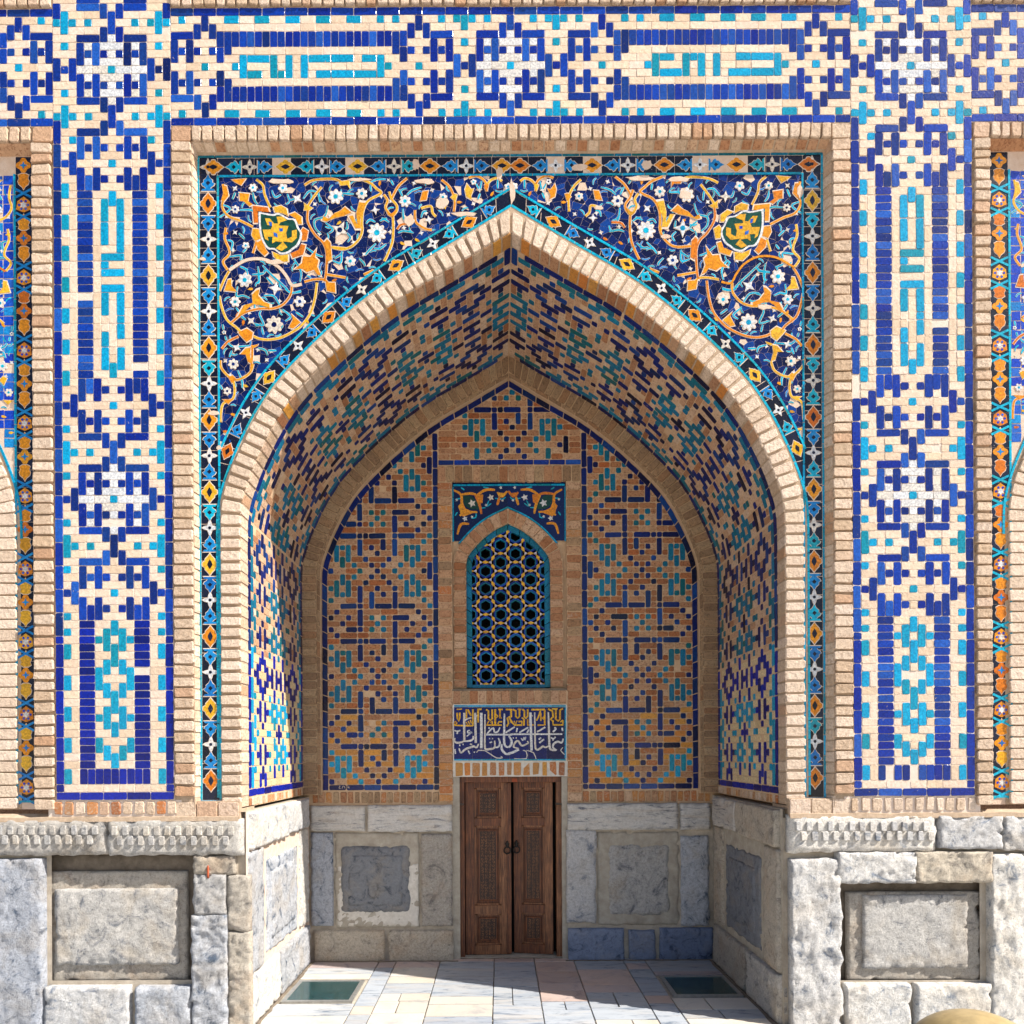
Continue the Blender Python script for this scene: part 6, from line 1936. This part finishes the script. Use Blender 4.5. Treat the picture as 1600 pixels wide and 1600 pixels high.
# --- back wall
BD = 1.318
zb_top = W(600, 1257, BD)[1]
for side, lab in ((0, "marble base with dark square stone, left standing beside the door under the scratched letters"), (1, "marble base with streaked cap and deep blue foot stones beside the open door leaf")):
    lab = ("marble base with a dark rounded square stone set in pale mortar" if side == 0 else "marble base with streaked cap and deep blue foot stones")
    xs = (484, 709) if side == 0 else (885, 1114)
    T = Thing("stone_dado", lab, "stone base", (W(sum(xs) / 2, 1497, BD)[0], BD, 0.0))
    xa, xb = W(xs[0], 1400, BD)[0], W(xs[1], 1400, BD)[0]
    bed(T, xa - 0.08 * (side == 0), xb + 0.08 * (side == 1), -0.05, zb_top - 0.01, BD + 0.006)
    V = [Vector((xa - 0.08, BD + 0.006, zb_top - 0.01)), Vector((xb + 0.08, BD + 0.006, zb_top - 0.01)), Vector((xb + 0.08, WD + 0.03, zb_top + 0.005)), Vector((xa - 0.08, WD + 0.03, zb_top + 0.005))]
    T.add("ledge", "dark_cement", V, [(0, 1, 2, 3)])
    if side == 0:
        L = [("streaked_marble", 487, 571, 1259, 1298, 0.03, "cap_stone"), ("streaked_marble", 576, 707, 1258, 1299, 0.032, "cap_stone"), ("blue_marble", 487, 521, 1301, 1446, 0.022, "stone_block"), ("grey_cement", 524, 655, 1301, 1449, 0.008, "sunken_slab"),
             ("white_mortar", 528, 654, 1350, 1447, 0.011, "mortar_patch"), ("dark_marble", 534, 641, 1322, 1425, 0.027, "square_stone"), ("dark_marble", 546, 630, 1336, 1414, 0.034, "raised_field"), ("warm_marble", 659, 707, 1303, 1446, 0.026, "stone_block"), ("warm_marble", 491, 601, 1453, 1502, 0.03, "base_stone"), ("warm_marble", 608, 708, 1453, 1502, 0.03, "base_stone")]
    else:
        L = [("streaked_marble", 887, 1058, 1255, 1296, 0.032, "cap_stone"), ("streaked_marble", 1063, 1109, 1255, 1296, 0.03, "cap_stone"), ("white_marble", 885, 931, 1297, 1441, 0.028, "stone_block"), ("grey_cement", 934, 1061, 1300, 1445, 0.006, "sunken_slab"),
             ("grey_marble", 951, 1046, 1319, 1430, 0.018, "square_stone"), ("blue_marble", 1064, 1107, 1306, 1446, 0.022, "stone_block"), ("deep_blue_marble", 887, 974, 1450, 1502, 0.032, "base_stone"), ("deep_blue_marble", 982, 1023, 1453, 1502, 0.028, "base_stone"), ("deep_blue_marble", 1030, 1113, 1449, 1502, 0.032, "base_stone")]
    for m, x0, x1, y0, y1, h, nm in L:
        pst(T, m, BD, x0, x1, y0, y1, h, name=nm, rough=0.006, res=0.018, rnd_edge=0.03 if nm == "square_stone" else 0.008)
    soldier_row(T, "plinth_brick", None, front(WD), xa + 0.02, xb - 0.01, zb_top + 0.012, BZ0 - 0.012, 0.052, 0.012, 0.006, mats=("lintel_brick", "sooty_brick", "lintel_brick", "niche_brick"))
    T.done()

# --- plinth courses of upright bricks under the pilasters
for u0, u1, lab in ((88, 272, "course of upright orange bricks under the pilaster with the smooth restored foot"), (1334, 1523, "course of upright pink bricks under the pilaster with rough uneven tiles")):
    T = Thing("brick_plinth", lab, "brick course", ((rx(u0) + rx(u1)) / 2, 0.0, ZD))
    T.box("mortar_bed", "light_mortar", rx(u0 - 14), rx(u1 + 10), 0.008, 0.3, ZD - 0.02, rz(1247.5))
    soldier_row(T, "brick", None, front(0.008), rx(u0 - 6), rx(u1 + 4), rz(1270), rz(1249.5), 17.2 / PX, 0.016, 0.008, mats=("frame_brick", "frame_brick", "lintel_brick") if u0 < 500 else ("frame_brick", "ring_brick"))
    T.done()
# mortar ledge between brickwork and stone
for x0, x1, lab in ((-4.2, X0 - HALF, "sandy mortar ledge on top of the carved cap beside the sunlit wall"), (X0 + HALF, 4.4, "sandy mortar ledge on top of the carved cap beside the shaded wall")):
    T = Thing("mortar_ledge", lab, "ledge", ((x0 + x1) / 2, 0, ZD - 0.02))
    n = 40
    V, F = [], []
    for i in range(n + 1):
        x = x0 + (x1 - x0) * i / n
        for (y, z) in ((-0.004 + 0.006 * noise.noise(Vector((x * 8, 1, 0))), ZD - 0.014), (0.0, ZD + 0.012 + 0.008 * noise.noise(Vector((x * 6, 2, 0)))), (0.05, ZD + 0.03), (0.05, ZD - 0.014)):
            V.append(Vector((x, y, z)))
    for i in range(n):
        for k in range(3):
            F.append((4 * i + k, 4 * (i + 1) + k, 4 * (i + 1) + k + 1, 4 * i + k + 1))
    T.add("mortar_bead", "frame_mortar", V, F)
    T.done()
# foot of the recessed panel and leg strips
T = Thing("brick_plinth", "low brick footing under the faience borders beside the niche", "brick course", (X0, PD, ZD))
for xa, xb in ((rx(272), X0 - HALF), (X0 + HALF, rx(1334))):
    T.box("mortar_bed", "frame_mortar", xa, xb, 0.012, 0.25, ZD - 0.02, rz(1250))
    n = max(3, int((xb - xa) / 0.1))
    for i in range(n):
        T.rect("brick", "frame_brick", front(0.012), xa + (xb - xa) * i / n + 0.004, xa + (xb - xa) * (i + 1) / n - 0.004, ZD, rz(1251), 0.006 + rng.uniform(-0.003, 0.002), -0.01, 0.08, 0.002, 0.002)
T.done()

# ------------------------------------------------------------------ pavement
pav = sheet("pavement", "grey_cement", -4.6, 5.0, -2.6, 1.49, -0.012, HATCH)
class Root(Thing):
    def __init__(self, o):
        self.o = o
        self.loc = Vector(o.location)
        self.bins = {}
T = Root(pav)
fl = lambda a, b, h: Vector((a, b, h))
pr = random.Random(11)
cols = [-1.52, -0.935, -0.80, -0.466, -0.051, 0.257, 0.56, 0.937, 1.105, 1.70]
xs = cols[:]
x = -1.52
left = []
while x > -4.5:
    x -= pr.uniform(0.34, 0.5)
    left.append(x)
right = []
x = 1.70
while x < 4.9:
    x += pr.uniform(0.34, 0.5)
    right.append(x)
xs = left[::-1] + cols + right
for i in range(len(xs) - 1):
    x0, x1 = xs[i], xs[i + 1]
    hat = [h for h in HATCH if h[0] < (x0 + x1) / 2 < h[1]]
    wide = x1 - x0
    y = 1.47
    while y > -2.5:
        ln = pr.choice((0.14, 0.2, 0.26, 0.34, 0.22)) if y > -0.1 else pr.uniform(0.25, 0.5)
        y2 = y - ln
        for h in hat:
            if y > h[3] - 0.001 and y2 < h[3] + 0.06:
                y2 = h[3] + 0.03
            if y <= h[3] + 0.031 and y > h[2]:
                y2 = h[2] - 0.03
        skip = any(y <= h[3] + 0.031 and y > h[2] for h in hat)
        if not skip:
            mid = ((x0 + x1) / 2, (y + y2) / 2)
            shade_side = mid[0] > 0.35 and mid[1] > 0.35
            m = pr.choice(("slab_marble", "slab_marble", "white_slab_marble", "white_slab_marble", "slab_marble"))
            if mid[1] > 1.05 or (mid[0] > 0.3 and mid[1] > 0.4):
                m = pr.choice(("rose_slab_marble", "slab_marble", "rose_slab_marble"))
            parts = [(x0, x1)]
            if wide > 0.3 and pr.random() < 0.2:
                c = pr.uniform(0.35, 0.65) * wide + x0
                parts = [(x0, c), (c, x1)]
            for pa, pb in parts:
                T.rect("slab", m, fl, pa + 0.004, pb - 0.004, y2 + 0.004, y - 0.004, pr.uniform(-0.0006, 0.0010), -0.011, 0.02, 0.0015, 0.0012, rnd=pr.random())
        y = y2
T.done()

# ------------------------------------------------------------------ glass hatches in the floor
for (x0, x1, y0, y1), lab in zip(HATCH, ("steel-framed glass floor hatch lying in the sun", "steel-framed glass floor hatch lying in the shade")):
    T = Thing("glass_hatch", lab, "floor hatch", ((x0 + x1) / 2, (y0 + y1) / 2, -0.3), "glass hatches in the niche floor")
    w = 0.028
    for q in ((x0, x0 + w, y0, y1), (x1 - w, x1, y0, y1), (x0 + w, x1 - w, y0, y0 + w), (x0 + w, x1 - w, y1 - w, y1)):
        T.box("frame_bar", "steel_frame", q[0], q[1], q[2], q[3], -0.02, 0.0035)
    T.box("glass_pane", "hatch_glass", x0 + w - 0.002, x1 - w + 0.002, y0 + w - 0.002, y1 - w + 0.002, -0.012, 0.0015)
    T.add("pit", "pit", [Vector(v) for v in ((x0, y0, -0.015), (x1, y0, -0.015), (x1, y1, -0.015), (x0, y1, -0.015), (x0, y0, -0.3), (x1, y0, -0.3), (x1, y1, -0.3), (x0, y1, -0.3))],
          [(4, 5, 6, 7), (0, 1, 5, 4), (1, 2, 6, 5), (2, 3, 7, 6), (3, 0, 4, 7)])
    T.done()

# ------------------------------------------------------------------ domed post in the foreground
def lathe(T, name, mat, cx, cy, prof, n=40):
    V, F = [], []
    for r, z in prof:
        for i in range(n):
            a = 2 * math.pi * i / n
            V.append(Vector((cx + r * math.cos(a), cy + r * math.sin(a), z)))
    m = len(prof)
    for k in range(m - 1):
        for i in range(n):
            j = (i + 1) % n
            F.append((k * n + i, k * n + j, (k + 1) * n + j, (k + 1) * n + i))
    F.append(tuple((m - 1) * n + i for i in range(n)))
    T.add(name, mat, V, F, smooth=True)
pd_ = -1.9                                    # depth of the post, in front of the facade
pX, pZ = W(1529, 1583.5, pd_)
T = Thing("domed_post", "smooth beige rounded dome top of a short post in front of the marble base", "post", (pX, pd_, -0.03))
R = 0.215
prof = [(R * math.sin(t), pZ - R + R * math.cos(t)) for t in [math.pi * 0.72 - k * math.pi * 0.72 / 22 for k in range(22)]] + [(0.004, pZ)]
lathe(T, "dome", "beige_shell", pX, pd_, prof)
zc = pZ - R + R * math.cos(math.pi * 0.72)
lathe(T, "collar", "steel_frame", pX, pd_, [(0.11, zc - 0.05), (0.16, zc - 0.04), (0.165, zc), (0.15, zc + 0.012)])
lathe(T, "shaft", "beige_shell", pX, pd_, [(0.10, -0.03), (0.09, 0.0), (0.085, zc - 0.06), (0.11, zc - 0.045)])
lathe(T, "foot", "steel_frame", pX, pd_, [(0.17, -0.03), (0.17, -0.012), (0.12, 0.012), (0.1, 0.02)])
T.done()

# ------------------------------------------------------------------ the neighbouring bays
def side_bay(sgn, uo, ui, ub, lab_frame, lab_panel, lab_arch, field):
    """sgn +1: the bay on the left, whose right leg is seen; -1: the bay on the right"""
    xo, xi, xb = rx(uo), rx(ui, 0), rx(ub, PD)
    xe = rx(ui, PD)
    reach = 0.75
    xfar = xi - sgn * reach
    lo, hi = min(xo, xi), max(xo, xi)
    T = Thing("brick_border", lab_frame, "brick border", ((xo + xi) / 2, 0.05, ZF))
    T.box("mortar_bed", "frame_mortar", lo, hi, 0.010, 0.3, ZF, fzb)
    a, b = sorted((xo, xfar))
    T.box("mortar_bed", "frame_mortar", a, b, 0.010, 0.3, fzb, fzt)
    soldier_row(T, "brick", "frame_brick", front(0.010), *sorted((xi, xfar)), fzb + 0.002, fzt - 0.004, 16.9 / PX, 0.012, 0.020)
    T.rect("brick", "frame_brick", front(0.010), lo + 0.008, hi - 0.002, fzb + 0.004, fzt - 0.004, 0.016, -0.02, 0.1, 0.002, 0.003)
    course_col(T, "brick", "frame_brick", front(0.010), lo + (0.010 if sgn < 0 else 0.0), hi - (0.010 if sgn > 0 else 0.0), ZF, fzb, 17.0 / PX, 0.0135, 0.020)
    f = rev_v(xi, xe, -sgn)
    T.add("reveal_bed", "frame_mortar", [f(0.0, ZF, 0), f(1.05, ZF, 0), f(1.05, fzb, 0), f(0.0, fzb, 0)], [(0, 1, 2, 3)])
    g = rev_t(fzb, PZT)
    T.add("reveal_bed", "niche_brick", [g(min(xfar, xi), 0.0, 0), g(max(xfar, xi), 0.0, 0), g(max(xfar, xi), 1.0, 0), g(min(xfar, xi), 1.0, 0)], [(0, 1, 2, 3)])
    T.done()
    # panel
    cx = xe - sgn * (0.205 + HALF)
    a2 = Arch([(x * S45, EYE + (VY - v) * S45) for x, v in ARCH_PX], ZF, cx)
    T = Thing("spandrel_panel", lab_panel, "tile panel", (xe, PD, ZF))
    fr = front(PD)
    V, F = [], []
    ou = [p for p in a2.off(0.02) if p[0] > HALF - reach]
    for x, z in ou:
        V.append(Vector((cx + sgn * x, PD, z))); V.append(Vector((xe + sgn * 0.02, PD, z)))
    for i in range(len(ou) - 1):
        q = (2 * i, 2 * i + 1, 2 * i + 3, 2 * i + 2)
        F.append(q if sgn > 0 else q[::-1])
    o = len(V)
    zl = ou[-1][1]
    V += [Vector((xfar, PD, zl)), Vector((xe + sgn * 0.02, PD, zl)), Vector((xe + sgn * 0.02, PD, PZT + 0.02)), Vector((xfar, PD, PZT + 0.02))]
    F.append((o, o + 1, o + 2, o + 3) if sgn > 0 else (o + 3, o + 2, o + 1, o))
    T.add("mortar_bed", "plaster", V, F)
    lo, hi = min(xe, xb), max(xe, xb)
    zbb = rz(1247, PD)
    tq = "turquoise_glaze" if sgn > 0 else "cyan_glaze"
    line_pieces(T, fr, *sorted((xb, xb - sgn * 0.013)), zbb, PZT - 0.10, tq, 0.12, True)
    n = int((PZT - zbb) / 0.1)
    for i in range(n):
        T.rect("black_tile", "black_glaze", fr, lo + 0.001, hi - 0.001, zbb + (PZT - zbb) * i / n + 0.001, zbb + (PZT - zbb) * (i + 1) / n - 0.001, 0.0016, -0.004, 0.03, 0.0, 0.0004)
    cxm = (lo + hi) / 2
    hw = (hi - lo) / 2
    u = UNIT * 0.92
    zz = rz(345, PD)
    om = "orange_glaze"
    per = 114 * UNIT
    z = zz + 2 * per
    while z > zbb + 0.05:
        for off, k in ((0, 'p'), (24, 'd'), (48, 'q'), (86, 's')):
            q = z - off * UNIT
            if not (zbb + 0.04 < q < PZT - 0.05):
                continue
            if k in 'pq':
                T.prism("grout_line", "grout", fr, place(POINTED, cxm, q, 0 if k == 'p' else math.pi, u * 1.1), hh(0.0022))
                T.prism("pointed_motif", "yellow_glaze" if sgn > 0 and q < 2.9 else om, fr, place(POINTED, cxm, q, 0 if k == 'p' else math.pi, u), hh(0.0046))
            elif k == 'd':
                T.prism("diamond_motif", om, fr, place(blossom(13, 4, 0, 0.3), cxm, q, 0, u), hh(0.0048))
                T.prism("motif_core", "sky_blue_glaze", fr, place(star_outline(7, 2.6, 4), cxm, q, 0, u), hh(0.0062))
            else:
                T.prism("hexagon_motif", om, fr, place(star_outline(14.5, 12.6, 3), cxm, q, 0, u), hh(0.0030))
                for t in range(6):
                    a = math.pi * t / 3 + math.pi / 6
                    T.prism("blue_chip", "bright_blue_glaze", fr, place(star_outline(2.6, 2.6, 2), cxm + 7.6 * u * math.sin(a), q + 7.6 * u * math.cos(a), 0, u), hh(0.0050))
                T.prism("star_motif", "white_glaze", fr, place(star_outline(6.5, 3.6, 6), cxm, q, 0, u), hh(0.0060))
                for dz in (-20, 20):
                    for s2 in (-1, 1):
                        T.ribbon("turquoise_strap", "sky_blue_glaze" if sgn > 0 else "cyan_glaze", fr, [(cxm - hw * 0.98, q + (dz - 7 * s2) * u), (cxm + hw * 0.98, q + (dz + 7 * s2) * u)], 0.013, hh(0.0056), sub=1, taper=False)
        z -= per
    T.rect("turquoise_strip", tq, fr, lo, hi, zbb - 0.012, zbb - 0.001, 0.005, -0.003, 0.05, 0.0, 0.001)
    strip_pieces(T, "turquoise_strip", tq, a2, O_IN - 0.008, O_IN + 0.006, PD, sgn, 0.11, 0.003, 0.0062, z0=a2.spring_z - 0.05)
    # blue field
    o_ = a2.off(O_IN + 0.01)
    def top2(x):
        x = abs(x - cx)
        for i in range(len(o_) - 1, 0, -1):
            (xa, za), (xb2, zb2) = o_[i], o_[i - 1]
            if xa <= x <= xb2:
                t = (x - xa) / max(1e-9, xb2 - xa)
                return za + t * (zb2 - za)
        return -1
    c = 0.055
    xs_ = sorted((xb - sgn * 0.014, xfar))
    nx, nz = int((xs_[1] - xs_[0]) / c), int((PZT - 0.11 - 3.0) / c)
    for i in range(nx):
        for j in range(nz):
            x0, x1 = xs_[0] + (xs_[1] - xs_[0]) * i / nx, xs_[0] + (xs_[1] - xs_[0]) * (i + 1) / nx
            z1 = PZT - 0.11 - j * c
            if z1 - c < max(top2(x0), top2(x1)) or rng.random() < 0.08:
                continue
            jj = c * 0.09
            pts = [(x0 + rng.uniform(0, jj), z1 - c + rng.uniform(0, jj)), (x1 - rng.uniform(0, jj), z1 - c + rng.uniform(0, jj)), (x1 - rng.uniform(0, jj), z1 - rng.uniform(0, jj)), (x0 + rng.uniform(0, jj), z1 - rng.uniform(0, jj))]
            T.prism("blue_tile", "bright_blue_glaze" if rng.random() < 0.8 else "sky_blue_glaze", fr, pts, 0.0014 + rng.uniform(-0.0004, 0.0004), -0.004)
    def keep(q):
        for x, z in q:
            if (x - xfar) * sgn < 0.03 or (xb - sgn * 0.016 - x) * sgn < 0.0:
                return False
        cx_, cz_ = sum(p[0] for p in q) / len(q), sum(p[1] for p in q) / len(q)
        return cz_ > top2(cx_) + 0.02
    art(T, fr, sgn, dx=(xb - sgn * 0.013) - ((PXR - BW) if sgn > 0 else (PXL + BW)), jit=0.0016, keep=keep, yellow=0.8 if sgn > 0 else 0.3)
    T.done()
    # arch ring and the wall behind it
    T = Thing("brick_arch", lab_arch, "arch", (cx + sgn * HALF, RD, ZF))
    old = T.add
    def add(name, mat, verts, faces, rnd=None, size=None, parent=None, smooth=False):
        c_ = sum(v.x for v in verts) / len(verts)
        if (c_ - xfar) * sgn > 0 or name.endswith("bed"):
            return old(name, mat, verts, faces, rnd, size, parent, smooth)
    T.add = add
    face_plate(T, "mortar_bed", "frame_mortar", a2, sgn, 0.0, O_IN - 0.008, RD + 0.008)
    ring_pieces(T, "brick", "ring_brick", a2, BR, RD + 0.008, sgn, 17.6 * UNIT, 0.009, 0.014, base=-0.01)
    arch_sheet(T, "soffit_bed", "niche_brick", a2, sgn, RD + 0.008, 1.2)
    old("back_wall_bed", "niche_brick", [Vector((xfar - sgn * 1.2, 1.2, -0.05)), Vector((xi, 1.2, -0.05)), Vector((xi, 1.2, 5.2)), Vector((xfar - sgn * 1.2, 1.2, 5.2))], [(0, 1, 2, 3)])
    T.done()
side_bay(1, 88, 54, 29, "buff brick frame edging the bay with the yellow leaf border", "narrow yellow and black leaf border with bright blue field", "pale brick arch leg beside the yellow leaf border", 0)
side_bay(-1, 1523, 1551, 1579, "rough pink brick frame edging the bay with the orange star border", "narrow orange star border with turquoise straps beside a blue field", "pale brick arch leg beside the orange star border", 1)

# ------------------------------------------------------------------ unseen open shell added behind the facade to block light leaks
x0, x1, y0, y1, z0, z1 = -4.3, 4.5, 0.24, 2.3, -0.05, rz(-50)
V = [Vector((x, y, z)) for x in (x0, x1) for y in (y0, y1) for z in (z0, z1)]
single("wall", "frame_mortar", V, [(0, 2, 3, 1), (4, 5, 7, 6), (2, 6, 7, 3), (1, 3, 7, 5)], kind="structure")

T = Thing("swept_dirt", "thin line of dark dirt along the foot of the niche walls", "dirt", (X0, 1.0, 0.0))
def dirt(pts, w):
    q = []
    for i in range(len(pts) - 1):
        (xa, ya), (xb, yb) = pts[i], pts[i + 1]
        for k in range(24):
            t = k / 24
            q.append((xa + (xb - xa) * t + 0.012 * noise.noise(Vector((t * 30, i, 4))), ya + (yb - ya) * t + 0.012 * noise.noise(Vector((t * 30, i, 8)))))
    q.append(pts[-1])
    V, F = [], []
    for i, (x, y) in enumerate(q):
        a, b = q[max(i - 1, 0)], q[min(i + 1, len(q) - 1)]
        dx, dy = b[0] - a[0], b[1] - a[1]
        l = math.hypot(dx, dy) or 1
        k = w * (0.5 + 0.5 * abs(noise.noise(Vector((x * 9, y * 9, 2)))) * 2)
        V += [Vector((x - dy / l * k, y + dx / l * k, 0.0005)), Vector((x, y, 0.006)), Vector((x + dy / l * k, y - dx / l * k, 0.0005))]
    for i in range(len(q) - 1):
        F += [(3 * i, 3 * i + 1, 3 * i + 4, 3 * i + 3), (3 * i + 1, 3 * i + 2, 3 * i + 5, 3 * i + 4)]
    T.add("dirt_line", "dark_cement", V, F)
dirt([(LX + 0.04, 0.03), (LX + 0.04, 1.27)], 0.022)
dirt([(LX + 0.04, 1.275), (DOOR[0], 1.275)], 0.016)
dirt([(DOOR[1], 1.275), (RX_ - 0.04, 1.275)], 0.016)
dirt([(RX_ - 0.04, 1.27), (RX_ - 0.04, 0.03)], 0.022)
dirt([(DOOR[0], 1.34), (DOOR[1], 1.34)], 0.012)
T.done()
